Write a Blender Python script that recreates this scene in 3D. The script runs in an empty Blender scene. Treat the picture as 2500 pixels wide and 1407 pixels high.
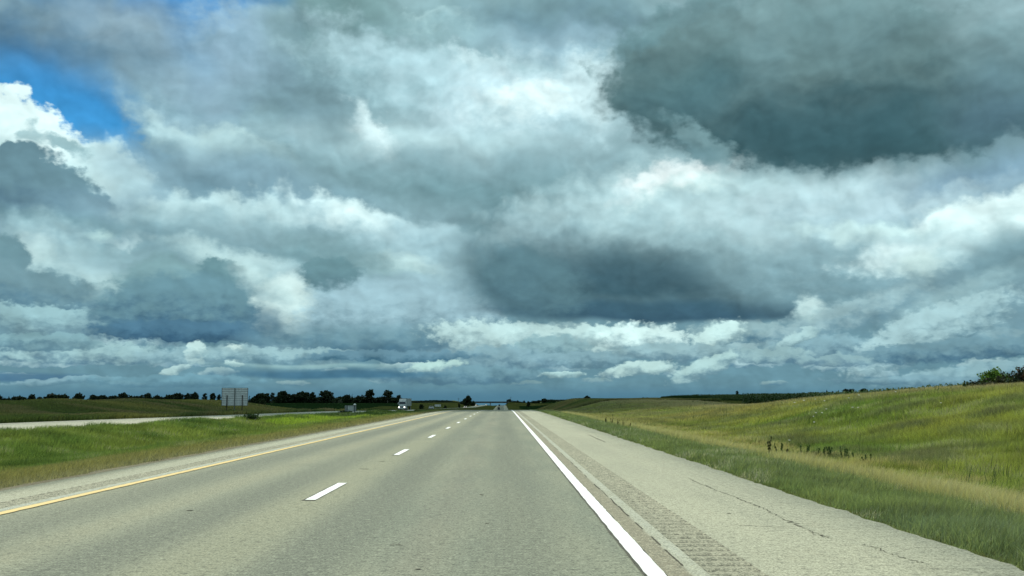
import bpy, bmesh, math, random
import numpy as np
from mathutils import Vector, Matrix, Euler
R = math.radians
scene = bpy.context.scene
COL = scene.collection
# ------------------------------------------------------------------ camera
F = 2640.0                      # focal length in pixels of the 2500 px wide photograph
EYE = 1.4
PITCH = math.atan(271.5 / F)
YAW = math.atan(22 / F)
cam = bpy.data.cameras.new('camera')
cam.sensor_width = 36.0
cam.lens = 36.0 * F / 2500.0
cam.clip_start = 0.1
cam.clip_end = 30000
cam_ob = bpy.data.objects.new('camera', cam)
cam_ob.location = (0, 0, EYE)
cam_ob.rotation_euler = (R(90) + PITCH, 0, -YAW)
COL.objects.link(cam_ob)
scene.camera = cam_ob
scene.view_settings.view_transform = 'Standard'
scene.view_settings.look = 'None'
scene.view_settings.exposure = 0.0
scene.view_settings.gamma = 1.0
scene.cycles.max_bounces = 4
scene.cycles.use_adaptive_sampling = True
scene.cycles.adaptive_threshold = 0.015
scene.cycles.adaptive_min_samples = 16
scene.cycles.transparent_max_bounces = 12
SUN_EL, SUN_AZ = R(56), R(-28)   # azimuth from the driving direction (+y), negative = left
sun = bpy.data.lights.new('sun', 'SUN')
sun.energy = 4.1
sun.angle = R(0.5)
sun.color = (1.0, 0.97, 0.81)
sun_ob = bpy.data.objects.new('sun', sun)
sdir = Vector((math.sin(SUN_AZ) * math.cos(SUN_EL), math.cos(SUN_AZ) * math.cos(SUN_EL), math.sin(SUN_EL)))
sun_ob.rotation_euler = sdir.to_track_quat('Z', 'Y').to_euler()
sun_ob.location = sdir * 50
COL.objects.link(sun_ob)

def lin(c):
    out = []
    for v in c[:3]:
        v = v / 255.0
        out.append(v / 12.92 if v <= 0.04045 else ((v + 0.055) / 1.055) ** 2.4)
    return tuple(out) + (1.0,)

# ------------------------------------------------------------------ sky: real sky plus layered clouds, all by direction
world = bpy.data.worlds.new('World')
scene.world = world
world.use_nodes = True
wt = world.node_tree
wt.nodes.clear()

class NT:
    """small helper to write node trees as expressions"""
    def __init__(s, t): s.t = t
    def n(s, kind, **kw):
        nd = s.t.nodes.new(kind)
        for k, v in kw.items(): setattr(nd, k, v)
        return nd
    def put(s, sock, v):
        if isinstance(v, bpy.types.NodeSocket): s.t.links.new(v, sock)
        elif v is not None: sock.default_value = v
    def m(s, op, a, b=None, c=None, clamp=False):
        nd = s.n('ShaderNodeMath', operation=op, use_clamp=clamp)
        for i, v in enumerate((a, b, c)):
            if v is not None: s.put(nd.inputs[i], v)
        return nd.outputs[0]
    def v(s, op, a, b=None, c=None, scale=None):
        nd = s.n('ShaderNodeVectorMath', operation=op)
        for i, x in enumerate((a, b, c)):
            if x is not None: s.put(nd.inputs[i], x)
        if scale is not None: s.put(nd.inputs['Scale'], scale)
        return nd.outputs['Value'] if op in ('DOT_PRODUCT', 'LENGTH', 'DISTANCE') else nd.outputs[0]
    def xyz(s, x, y, z=0.0):
        nd = s.n('ShaderNodeCombineXYZ')
        for i, q in enumerate((x, y, z)): s.put(nd.inputs[i], q)
        return nd.outputs[0]
    def sep(s, a):
        nd = s.n('ShaderNodeSeparateXYZ'); s.put(nd.inputs[0], a)
        return nd.outputs
    def rng(s, x, a, b, c=0.0, d=1.0, smooth=True):
        nd = s.n('ShaderNodeMapRange', interpolation_type='SMOOTHSTEP' if smooth else 'LINEAR', clamp=not smooth)
        for i, q in enumerate((x, a, b, c, d)): s.put(nd.inputs[i], q)
        return nd.outputs[0]
    def mix(s, f, a, b, blend='MIX'):
        nd = s.n('ShaderNodeMix', data_type='RGBA', blend_type=blend)
        nd.clamp_factor = True
        s.put(nd.inputs[0], f); s.put(nd.inputs[6], a); s.put(nd.inputs[7], b)
        return nd.outputs[2]
    def vmix(s, f, a, b):
        nd = s.n('ShaderNodeMix', data_type='VECTOR')
        s.put(nd.inputs[0], f); s.put(nd.inputs[4], a); s.put(nd.inputs[5], b)
        return nd.outputs[1]
    def noise(s, vec, scale, detail=4.0, rough=0.5, dist=0.0, color=False):
        nd = s.n('ShaderNodeTexNoise')
        s.put(nd.inputs['Vector'], vec)
        nd.inputs['Scale'].default_value = scale
        nd.inputs['Detail'].default_value = detail
        nd.inputs['Roughness'].default_value = rough
        nd.inputs['Distortion'].default_value = dist
        return nd.outputs['Color'] if color else nd.outputs['Fac']

def px_dir(X, Y):
    v = Vector((X - 1250.0, 703.5 - Y, -F)).normalized()
    return cam_ob.rotation_euler.to_matrix() @ v

def px_ang(X, Y):
    d = px_dir(X, Y)
    return math.atan2(d.x, d.y) * 26.4, math.asin(d.z) * 26.4

W = NT(wt)
tc = W.n('ShaderNodeTexCoord').outputs['Generated']
sx, sy, sz = W.sep(tc)
az = W.m('ARCTAN2', sx, sy)
el = W.m('ARCSINE', sz)
P = W.xyz(W.m('MULTIPLY', az, 26.4), W.m('MULTIPLY', el, 26.4), 0.0)
amp = W.m('ADD', W.m('MAXIMUM', el, 0.0), 0.022)                      # clouds get smaller and flatter towards the horizon
low = W.rng(el, 0.17, 0.03)
half = (0.5, 0.5, 0.5)
P2 = W.v('MULTIPLY', P, (1.0, 1.35, 1.0))
P3 = W.v('MULTIPLY', P, (2.6, 5.0, 1.0))
nA = W.v('SUBTRACT', W.noise(P, 0.55, 3.0, 0.5, 0.0, color=True), half)
nB = W.v('SUBTRACT', W.mix(low, W.noise(P2, 1.3, 7.0, 0.52, 0.0, color=True), W.noise(P3, 1.3, 6.0, 0.52, 0.0, color=True)), half)
nC = W.v('SUBTRACT', W.noise(P2, 5.0, 3.0, 0.5, 0.0, color=True), half)
wsoft = W.v('ADD', P, W.v('SCALE', nA, scale=W.m('MULTIPLY', amp, 4.2)))
wpuff = W.v('ADD', W.v('ADD', wsoft, W.v('SCALE', nB, scale=W.m('MULTIPLY', amp, 4.6))), W.v('SCALE', nC, scale=W.m('MULTIPLY', amp, 1.2)))
PB = W.v('ADD', P2, W.v('SCALE', nB, scale=0.5))
body = W.m('SUBTRACT', W.mix(low, W.noise(PB, 0.9, 3.0, 0.5, 0.0), W.noise(W.v('ADD', P3, nB), 0.9, 3.0, 0.5)), 0.5)

# billows: rounded lobes that scallop the cloud edges and round their tops
def lobes(vec, scale):
    nd = W.n('ShaderNodeTexVoronoi', feature='SMOOTH_F1', voronoi_dimensions='2D')
    W.put(nd.inputs['Vector'], vec); nd.inputs['Scale'].default_value = scale
    nd.inputs['Smoothness'].default_value = .35
    nd.inputs['Detail'].default_value = 2.0; nd.inputs['Roughness'].default_value = .55
    nd.normalize = True
    return nd.outputs['Distance']
PV = W.v('ADD', P, W.v('SCALE', nB, scale=W.m('MULTIPLY', amp, 2.5)))
billow = W.m('SUBTRACT', W.mix(low, lobes(PV, 1.7), lobes(W.v('MULTIPLY', PV, (1.0, 1.5, 1.0)), 4.2)), .42)

def layer_group():
    g = bpy.data.node_groups.new('cloud_layer', 'ShaderNodeTree')
    I = g.interface
    for nm, tp in (('P', 'NodeSocketVector'), ('C', 'NodeSocketVector'), ('E1', 'NodeSocketVector'), ('E2', 'NodeSocketVector'),
                   ('Flat', 'NodeSocketFloat'), ('Lo', 'NodeSocketFloat'), ('Hi', 'NodeSocketFloat'), ('Op', 'NodeSocketFloat'),
                   ('Body', 'NodeSocketFloat'), ('Billow', 'NodeSocketFloat'), ('Pk', 'NodeSocketFloat'), ('Top', 'NodeSocketColor'), ('Bot', 'NodeSocketColor'), ('Prev', 'NodeSocketColor')):
        I.new_socket(nm, in_out='INPUT', socket_type=tp)
    I.new_socket('Out', in_out='OUTPUT', socket_type='NodeSocketColor')
    T = NT(g)
    gi = T.n('NodeGroupInput').outputs; go = T.n('NodeGroupOutput')
    d = T.v('SUBTRACT', T.v('MULTIPLY_ADD', gi['Prev'], (1e-7, 1e-7, 1e-7), gi['P']), gi['C'])   # the tiny term only keeps the layers in sequence
    a = T.v('DOT_PRODUCT', d, gi['E1']); b = T.v('DOT_PRODUCT', d, gi['E2'])
    bb = T.m('MAXIMUM', b, T.m('MULTIPLY', b, gi['Flat']))
    pb = T.m('MULTIPLY', gi['Billow'], gi['Pk'])
    r = T.m('ADD', T.v('LENGTH', T.xyz(a, bb, 0.0)), pb)
    mask = T.m('MULTIPLY', T.rng(r, gi['Hi'], gi['Lo']), gi['Op'])
    t = T.m('ADD', T.m('SUBTRACT', T.m('MULTIPLY_ADD', b, 0.5, 0.5), T.m('MULTIPLY', pb, 0.9)), T.m('MULTIPLY', gi['Body'], 1.1))
    c = T.mix(T.rng(t, 0.08, 0.92), gi['Bot'], gi['Top'])
    g.links.new(T.mix(mask, gi['Prev'], c), go.inputs[0])
    return g
CL = layer_group()

def cloud(prev, x, y, rx, ry, top, bot=None, rot=0, soft=0.5, op=1.0, flat=-1.0, puff=True):
    nd = W.n('ShaderNodeGroup'); nd.node_tree = CL
    cx, cy = px_ang(x, y)
    rx, ry = rx / 100.0, ry / 100.0
    c, s_ = math.cos(R(rot)), math.sin(R(rot))
    W.put(nd.inputs['P'], wpuff if puff else wsoft)
    nd.inputs['C'].default_value = (cx, cy, 0)
    nd.inputs['E1'].default_value = (c / rx, s_ / rx, 0)
    nd.inputs['E2'].default_value = (-s_ / ry, c / ry, 0)
    nd.inputs['Flat'].default_value = flat
    nd.inputs['Lo'].default_value = 1 - soft
    nd.inputs['Hi'].default_value = 1 + soft * 0.6
    nd.inputs['Op'].default_value = op
    W.put(nd.inputs['Body'], body); W.put(nd.inputs['Billow'], billow)
    nd.inputs['Pk'].default_value = min(.75, .55 / ry) if puff else 0.0
    nd.inputs['Top'].default_value = lin(top)
    nd.inputs['Bot'].default_value = lin(bot or top)
    W.put(nd.inputs['Prev'], prev)
    return nd.outputs[0]

sky = W.n('ShaderNodeTexSky', sky_type='NISHITA')
sky.sun_disc = False
sky.sun_elevation = SUN_EL
sky.sun_rotation = SUN_AZ
sky.air_density = 1.2; sky.dust_density = 0.3; sky.ozone_density = 2.5
col = W.mix(1.0, sky.outputs[0], (0.013, 0.050, 0.074, 1.0), 'MULTIPLY')          # real sky at about a tenth of its physical brightness
# overcast veil everywhere except the blue opening at the upper left
veil = W.mix(W.rng(el, 0.0, 0.30), lin((98, 138, 152)), lin((148, 182, 188)))
def blob(x, y, rx, ry, rot=0):
    cx, cy = px_ang(x, y); rx /= 100.0; ry /= 100.0
    c, s_ = math.cos(R(rot)), math.sin(R(rot))
    d = W.v('SUBTRACT', wsoft, (cx, cy, 0))
    a = W.v('DOT_PRODUCT', d, (c / rx, s_ / rx, 0)); b = W.v('DOT_PRODUCT', d, (-s_ / ry, c / ry, 0))
    return W.rng(W.v('LENGTH', W.xyz(a, b)), 1.25, 0.65)
gap = blob(100, 235, 300, 135, -12)
for q in ((430, 60, 190, 110, 0), (150, 80, 150, 110, 0), (560, 0, 160, 60, 0)):
    gap = W.m('MAXIMUM', gap, blob(*q))
col = W.mix(gap, veil, col)
# x, y, rx, ry (photo px), top colour, bottom colour, rot, soft, opacity, flat(-1 round, <-1 flat base), puffy edge
CLOUDS = [
 (60, 60, 190, 95, (125,153,160), (80,114,136), 0, .8, .92, -1, 0),
 (310, 95, 170, 105, (140,168,180), (100,134,152), 0, .7, .95, -1, 0),
 (470, 190, 150, 90, (134,164,176), (112,144,158), -15, .8, .8, -1, 0),
 (600, 150, 170, 130, (150,185,203), (125,160,175), 0, .6, .95, -1, 1),
 (560, 270, 260, 90, (142,175,190), (120,158,172), -12, .6, 1, -1, 0),
 (850, 110, 210, 170, (112,148,150), (104,136,146), 0, .6, 1, -1, 0),
 (1120, 110, 230, 140, (140,178,184), (150,188,196), 0, .6, .9, -1, 0),
 (1080, 50, 90, 35, (165,202,206), (140,178,184), 0, .6, .9, -1, 1),
 (1400, 35, 300, 70, (115,150,158), (108,144,158), 0, .6, .95, -1, 0),
 (1420, 110, 260, 50, (150,186,200), (140,178,192), 0, .7, .8, -1, 0),
 (1000, 190, 260, 90, (178,214,222), (148,186,194), -14, .7, .95, -1, 1),
 (1150, 165, 80, 30, (208,240,245), (178,212,218), -25, .8, .9, -1, 1),
 (1330, 260, 300, 110, (196,228,235), (165,200,208), 8, .7, 1, -1, 1),
 (1300, 262, 130, 45, (228,252,252), (205,236,240), 5, .9, 1, -1, 1),
 (1460, 235, 90, 90, (212,242,246), (185,218,224), 30, .7, .95, -1, 1),
 (980, 360, 400, 55, (188,222,226), (146,180,188), -2, .8, .95, -1, 0),
 (920, 318, 70, 42, (222,250,252), (196,226,230), -50, .7, 1, -1, 1),
 (470, 330, 170, 60, (150,186,198), (130,166,178), -30, .6, .9, -1, 1),
 (440, 330, 110, 38, (180,216,222), (150,186,194), -38, .7, .95, -1, 1),
 (600, 375, 130, 38, (182,216,218), (150,184,192), -18, .8, .9, -1, 1),
 (650, 290, 60, 60, (150,186,192), (132,166,174), 0, .7, .7, -1, 1),
 (740, 260, 170, 70, (112,146,156), (106,142,152), -18, .8, .7, -1, 0),
 (1250, 440, 700, 75, (132,168,176), (108,146,154), -3, .8, 1, -1, 0),
 (560, 440, 330, 75, (128,164,178), (112,150,166), -8, .7, .9, -1, 0),
 (470, 120, 90, 40, (96,146,184), (88,136,176), -60, .9, .25, -1, 0),
 # bright cumulus on the left with a crisp top
 (30, 385, 290, 130, (222,248,248), (196,230,232), -30, .10, 1, -1, 1),
 (270, 430, 110, 80, (205,238,240), (172,208,212), -40, .35, 1, -1, 1),
 (330, 420, 130, 60, (140,176,190), (150,186,195), -30, .8, .7, -1, 0),
 (150, 345, 42, 22, (140,178,184), (130,168,176), -20, .5, .9, -1, 1),
 (80, 325, 22, 30, (150,188,194), (140,178,184), 0, .6, .8, -1, 1),
 (40, 490, 220, 110, (104,140,152), (80,114,136), -10, .10, 1, -1, 1),
 (300, 520, 190, 60, (120,156,172), (112,150,164), 0, .8, .9, -1, 0),
 (120, 545, 260, 30, (112,150,158), (122,160,172), 0, .9, .8, -1, 0),
 # bright band in the left middle
 (560, 520, 230, 42, (186,220,224), (145,182,190), 0, .5, 1, -1, 1),
 (900, 548, 190, 46, (212,244,246), (158,194,202), -17, .4, 1, -1, 1),
 (1060, 590, 130, 45, (168,204,212), (140,176,186), -20, .6, .95, -1, 1),
 (840, 520, 60, 22, (222,250,250), (196,228,232), -15, .8, .9, -1, 1),
 (700, 600, 420, 58, (148,184,192), (114,150,160), -8, .7, .9, -1.4, 0),
 (100, 600, 150, 60, (160,198,205), (130,168,180), 0, .7, .9, -1, 1),
 (90, 625, 42, 40, (205,236,236), (176,210,212), 0, .9, .9, -1, 1),
 (240, 572, 28, 18, (176,212,212), (150,186,192), 0, .8, .8, -1, 1),
 (640, 655, 240, 34, (186,220,222), (160,196,200), -13, .6, .95, -1, 1),
 (270, 700, 180, 70, (182,216,218), (150,186,192), -20, .7, .9, -1, 1),
 (330, 640, 170, 40, (140,178,186), (132,168,178), -8, .7, .8, -1, 0),
 (960, 690, 280, 100, (160,196,204), (132,168,180), 0, .6, 1, -1, 1),
 (930, 645, 120, 26, (196,230,230), (166,202,206), -4, .6, .95, -1, 1),
 (810, 620, 150, 50, (122,158,165), (104,142,150), -10, .6, .9, -1, 1),
 (812, 672, 72, 42, (104,142,150), (94,130,140), 0, .2, 1, -1, 1),
 # left dark low cloud
 (5, 640, 50, 60, (112,150,160), (100,138,150), 0, .2, 1, -1, 1),
 (90, 715, 215, 52, (112,148,158), (86,124,142), -8, .22, 1, -1, 1),
 (160, 785, 260, 34, (142,180,186), (108,146,160), 0, .7, .95, -1, 1),
 # central-left dark cumulus
 (330, 740, 90, 60, (168,204,206), (110,150,162), 0, .5, .9, -1, 1),
 (400, 690, 100, 55, (124,162,168), (106,146,156), 0, .3, 1, -1, 1),
 (545, 675, 62, 46, (108,148,156), (98,138,150), -20, .16, 1, -1, 1),
 (480, 772, 235, 98, (104,144,156), (56,94,120), 0, .2, 1, -1.6, 1),
 (480, 812, 235, 30, (72,110,132), (56,94,120), 0, .4, .95, -1.5, 1),
 (690, 725, 60, 50, (206,234,232), (150,182,186), 0, .4, .95, -1.2, 1),
 (705, 775, 76, 56, (198,226,224), (132,164,172), 10, .3, .95, -1.4, 1),
 (640, 690, 90, 24, (190,222,222), (150,184,190), -30, .6, .8, -1, 1),
 (640, 800, 50, 60, (86,124,142), (74,112,132), 0, .5, .8, -1, 0),
 (980, 790, 240, 95, (146,180,190), (106,142,156), 0, .5, 1, -1.3, 1),
 (900, 835, 300, 45, (112,150,162), (76,116,136), 2, .6, 1, -1.3, 0),
 # bright gap low in the middle
 (1290, 838, 225, 42, (176,208,208), (142,176,182), -6, .35, 1, -1, 1),
 (1450, 822, 200, 24, (180,212,211), (148,182,187), 0, .5, 1, -1, 1),
 # big cloud right of the centre
 (1310, 600, 200, 175, (108,144,151), (82,116,126), 0, .5, 1, -1, 0),
 (1610, 640, 450, 178, (158,192,198), (84,116,128), -4, .2, 1, -1.9, 1),
 (1570, 560, 260, 90, (158,192,198), (112,144,152), -15, .8, .8, -1, 0),
 (1560, 672, 420, 95, (72,104,114), (56,88,100), -3, .8, .95, -1, 0),
 (1500, 700, 330, 60, (66,96,108), (56,88,100), 0, .9, .6, -1, 0),
 (1560, 738, 380, 16, (84,116,126), (78,110,122), 0, .9, .6, -1, 0),
 (1620, 766, 450, 32, (62,96,112), (56,88,106), -1, .45, 1, -1.4, 0),
 (1290, 690, 130, 80, (90,126,136), (78,112,124), -20, .4, .9, -1, 1),
 (1830, 650, 170, 90, (140,174,180), (120,154,162), -20, .8, .8, -1, 0),
 (1740, 490, 380, 100, (186,220,224), (160,196,202), 0, .6, .95, -1, 1),
 (1670, 435, 140, 38, (238,254,254), (200,232,232), 12, .7, 1, -1, 1),
 (1800, 580, 230, 50, (180,212,216), (150,184,190), -18, .8, .8, -1, 1),
 (2050, 490, 250, 60, (186,218,224), (162,196,204), 8, .7, .9, -1, 1),
 # right hand side
 (2430, 440, 220, 60, (126,162,182), (130,164,180), 4, .6, .95, -1, 0),
 (2180, 520, 220, 34, (182,214,222), (160,194,204), 14, .8, .9, -1, 1),
 (2130, 650, 280, 100, (140,176,184), (112,148,158), 0, .5, 1, -1, 1),
 (2420, 680, 240, 130, (128,164,174), (112,148,160), 0, .5, 1, -1, 1),
 (2370, 560, 250, 66, (220,248,248), (170,204,208), 14, .35, 1, -1, 1),
 (2130, 565, 180, 26, (200,234,234), (165,200,206), -2, .7, .9, -1, 1),
 (2250, 645, 46, 34, (198,228,226), (158,192,196), 0, .7, .95, -1, 1),
 (2470, 620, 120, 60, (118,154,164), (106,142,152), 10, .7, .9, -1, 0),
 (2330, 720, 150, 28, (150,186,192), (128,164,172), 22, .7, .8, -1, 1),
 (2060, 780, 190, 42, (150,184,190), (106,144,158), 18, .4, .95, -1.4, 1),
 (1975, 757, 32, 30, (186,216,216), (150,184,188), 0, .5, .95, -1, 1),
 (2010, 862, 160, 34, (124,160,170), (84,122,142), 3, .5, .95, -1.5, 1),
 (2280, 820, 190, 62, (154,188,193), (100,138,152), 24, .3, 1, -1.5, 1),
 (2380, 855, 280, 28, (106,142,154), (76,116,138), 4, .5, 1, -1.3, 1),
 (2460, 905, 260, 22, (132,168,176), (98,136,152), 6, .6, .9, -1, 1),
 # rows of small cumuli above the horizon
 (1950, 830, 50, 18, (160,194,196), (118,154,164), 20, .5, .9, -1.3, 1),
 (1350, 850, 92, 30, (132,168,174), (98,136,150), 0, .25, 1, -1.5, 1),
 (1430, 880, 120, 22, (124,160,170), (96,134,150), 0, .5, 1, -1.3, 1),
 (1570, 832, 100, 40, (196,226,224), (124,160,170), 0, .25, 1, -1.6, 1),
 (1750, 830, 70, 34, (182,214,212), (122,158,168), 20, .3, 1, -1.5, 1),
 (1650, 862, 150, 26, (138,172,178), (100,138,154), 0, .4, 1, -1.4, 1),
 (1890, 870, 90, 20, (140,174,178), (96,134,152), 0, .5, .9, -1.4, 1),
 (1220, 880, 130, 32, (124,160,170), (96,134,152), 0, .5, .95, -1.3, 1),
 (1110, 915, 220, 22, (108,146,158), (84,124,144), 0, .6, .9, -1, 1),
 (1560, 905, 84, 20, (172,204,202), (112,150,162), 6, .3, 1, -1.5, 1),
 (1720, 900, 84, 26, (160,194,194), (104,142,156), 20, .3, 1, -1.5, 1),
 (1370, 914, 50, 9, (160,194,194), (120,156,164), 0, .6, .9, -1, 1),
 (2040, 885, 90, 14, (130,164,170), (92,130,150), 0, .6, .9, -1.3, 1),
 (200, 868, 190, 32, (146,182,186), (84,124,146), 0, .3, 1, -1.6, 1),
 (90, 835, 130, 20, (120,158,166), (90,130,148), 0, .6, .9, -1, 1),
 (560, 872, 200, 26, (134,170,178), (96,136,152), 0, .6, .9, -1.3, 1),
 (480, 862, 22, 26, (186,218,216), (150,184,188), 0, .5, .9, -1, 1),
 (575, 858, 26, 14, (196,226,222), (150,184,188), 0, .5, .9, -1, 1),
 (572, 888, 20, 9, (190,222,218), (150,184,188), 0, .5, .9, -1, 1),
 (430, 902, 36, 12, (166,198,198), (118,154,164), 15, .4, .9, -1.3, 1),
 (700, 868, 200, 20, (140,176,182), (98,138,154), 0, .6, .9, -1, 1),
 (950, 872, 210, 17, (98,136,152), (68,112,134), 0, .5, 1, -1.5, 1),
 (780, 893, 260, 6, (138,176,180), (120,158,166), 0, .7, .9, -1, 0),
 (820, 914, 270, 13, (74,116,138), (68,112,136), 0, .5, 1, -1.2, 0),
 (1060, 896, 70, 14, (162,196,192), (116,152,164), 4, .4, 1, -1.3, 1),
 (60, 922, 150, 12, (78,118,142), (74,114,140), 0, .5, .95, -1, 0),
 (160, 930, 120, 8, (126,162,172), (96,136,152), 4, .6, .8, -1, 1),
 (420, 930, 200, 14, (104,146,160), (90,132,150), 0, .7, .8, -1, 1),
 (2250, 930, 200, 10, (112,148,160), (90,128,146), 0, .7, .7, -1, 1),
 # upper right storm-dark cloud, nearest layer
 (1700, 110, 230, 120, (106,142,148), (92,128,136), 0, .4, 1, -1, 1),
 (2050, 220, 560, 195, (98,128,131), (62,92,98), -3, .13, 1, -1.15, 1),
 (2060, 330, 420, 95, (62,96,104), (56,90,98), -2, .8, .95, -1, 0),
 (1700, 200, 170, 70, (84,120,126), (76,112,120), 10, .8, .9, -1, 0),
 (2060, 20, 420, 60, (112,142,146), (112,146,150), 0, .8, .9, -1, 0),
 (1880, 90, 60, 130, (126,160,164), (104,138,144), 8, .9, .8, -1, 0),
 (2080, 60, 120, 90, (120,154,158), (104,138,144), 0, .9, .7, -1, 0),
 (2470, 60, 130, 130, (150,182,188), (122,156,162), 0, .9, .9, -1, 0),
 (2440, 250, 130, 100, (96,130,140), (92,126,142), 0, .9, .7, -1, 0),
 (1700, 340, 110, 34, (122,158,164), (106,142,150), -40, .5, .8, -1, 1),
]
rs_c = random.Random(5)
for yy_, ry_, n_ in ((822, 30, 5), (862, 22, 6), (892, 15, 8), (914, 11, 8), (932, 7, 9)):
    for k_ in range(n_):
        cx_ = -60 + (k_ + rs_c.uniform(.2, .8)) * 2620 / n_; g_ = rs_c.uniform(-14, 14)
        col = cloud(col, cx_, yy_ + rs_c.uniform(-5, 5), ry_ * rs_c.uniform(3.2, 6.5), ry_ * rs_c.uniform(.8, 1.2), tuple(v + g_ - (0 if yy_ < 900 else 14 if yy_ < 920 else 32) for v in (158, 192, 197)), (88, 128, 147), 0, .2, .9, -1.6, True)
def punch(c, f): return tuple(min(252, v * f) for v in c)
for (x_, y_, a_, b_, t_, bt_, ro_, so_, op_, fl_, pf_) in CLOUDS:
    if y_ > 780 and pf_: so_ = min(so_, .22); t_ = punch(t_, 1.06); bt_ = punch(bt_, .95)
    col = cloud(col, x_, y_, a_, b_, t_, bt_, ro_, so_, op_, fl_, bool(pf_))
# soft relief inside the clouds, then the dull band where they meet the horizon
PR = W.v('ADD', P2, W.v('SCALE', nA, scale=1.2))
rel = W.noise(PR, 0.8, 3.0, 0.5)
rel2 = W.noise(W.v('ADD', PR, (0.12, 0.22, 0.0)), 0.8, 3.0, 0.5)
rl = W.m('MULTIPLY_ADD', W.m('SUBTRACT', rel, rel2), 1.0, 1.0)
fine = W.m('MULTIPLY_ADD', W.m('SUBTRACT', W.mix(low, W.noise(PB, 2.2, 5.0, 0.5), W.noise(P3, 1.6, 4.0, 0.5)), 0.5), 0.22, 1.0)
col = W.v('SCALE', col, scale=W.m('MULTIPLY', rl, fine))
col = W.v('SCALE', col, scale=1.10)
col = W.mix(W.rng(el, 0.016, 0.0, 0.0, 0.85), col, lin((76, 122, 146)))

bg = W.n('ShaderNodeBackground'); W.put(bg.inputs[0], col); bg.inputs[1].default_value = 1.0
# the rest of the sky, to the sides and behind: the same broken cloud, only simpler
gn = W.noise(tc, 2.4, 8.0, 0.58, 0.4)
gs = W.noise(tc, 5.0, 6.0, 0.55, 0.2)
gc = W.mix(W.rng(gs, 0.3, 0.7), lin((100, 136, 146)), lin((205, 232, 236)))
gc = W.mix(W.rng(gn, 0.60, 0.70), gc, W.mix(1.0, sky.outputs[0], (0.013, 0.050, 0.074, 1.0), 'MULTIPLY'))
gc = W.mix(W.rng(el, 0.16, 0.0, 0.0, 0.9), gc, lin((84, 128, 150)))
bg2 = W.n('ShaderNodeBackground'); W.put(bg2.inputs[0], gc); bg2.inputs[1].default_value = 1.0
ahead = W.m('MULTIPLY', W.m('MULTIPLY', W.rng(W.m('ABSOLUTE', az), 0.64, 0.50), W.rng(el, 0.50, 0.39)), W.m('GREATER_THAN', el, -0.03))
mixs = W.n('ShaderNodeMixShader')
wt.links.new(ahead, mixs.inputs[0]); wt.links.new(bg2.outputs[0], mixs.inputs[1]); wt.links.new(bg.outputs[0], mixs.inputs[2])
out = W.n('ShaderNodeOutputWorld'); wt.links.new(mixs.outputs[0], out.inputs[0])
world.cycles.sampling_method = 'MANUAL'
world.cycles.sample_map_resolution = 512

# ================================================================== helpers
rng = np.random.default_rng(7)
random.seed(7)

def tag(o, label=None, cat=None, group=None, kind=None):
    if label: o['label'] = label
    if cat: o['category'] = cat
    if group: o['group'] = group
    if kind: o['kind'] = kind
    return o

def empty(name, loc, rz=0.0, label=None, cat=None, group=None):
    o = bpy.data.objects.new(name, None)
    o.empty_display_size = 0.3
    o.location = loc; o.rotation_euler = (0, 0, rz)
    COL.objects.link(o)
    return tag(o, label, cat, group)

def link_mesh(name, me, mat=None, parent=None):
    o = bpy.data.objects.new(name, me)
    if mat: me.materials.append(mat)
    if parent: o.parent = parent
    COL.objects.link(o)
    return o

def np_mesh(name, verts, faces, smooth=False, colors=None):
    """verts (n,3); faces (m,k) all of one size"""
    verts = np.asarray(verts, dtype=np.float32); faces = np.asarray(faces, dtype=np.int32)
    k = faces.shape[1]
    me = bpy.data.meshes.new(name)
    me.vertices.add(len(verts)); me.vertices.foreach_set('co', verts.ravel())
    me.loops.add(faces.size); me.loops.foreach_set('vertex_index', faces.ravel())
    me.polygons.add(len(faces))
    me.polygons.foreach_set('loop_start', np.arange(0, faces.size, k, dtype=np.int32))
    me.polygons.foreach_set('loop_total', np.full(len(faces), k, dtype=np.int32))
    if smooth: me.polygons.foreach_set('use_smooth', np.ones(len(faces), dtype=bool))
    me.update(calc_edges=True)
    if colors is not None:
        at = me.color_attributes.new('tint', 'FLOAT_COLOR', 'POINT')
        c = np.ones((len(verts), 4), dtype=np.float32); c[:, :3] = colors
        at.data.foreach_set('color', c.ravel())
    return me

def grid_mesh(name, X, Y, Z, smooth=True):
    n, m = X.shape
    idx = np.arange(n * m).reshape(n, m)
    f = np.stack([idx[:-1, :-1], idx[1:, :-1], idx[1:, 1:], idx[:-1, 1:]], -1).reshape(-1, 4)
    return np_mesh(name, np.stack([X, Y, Z], -1).reshape(-1, 3), f, smooth)

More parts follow.
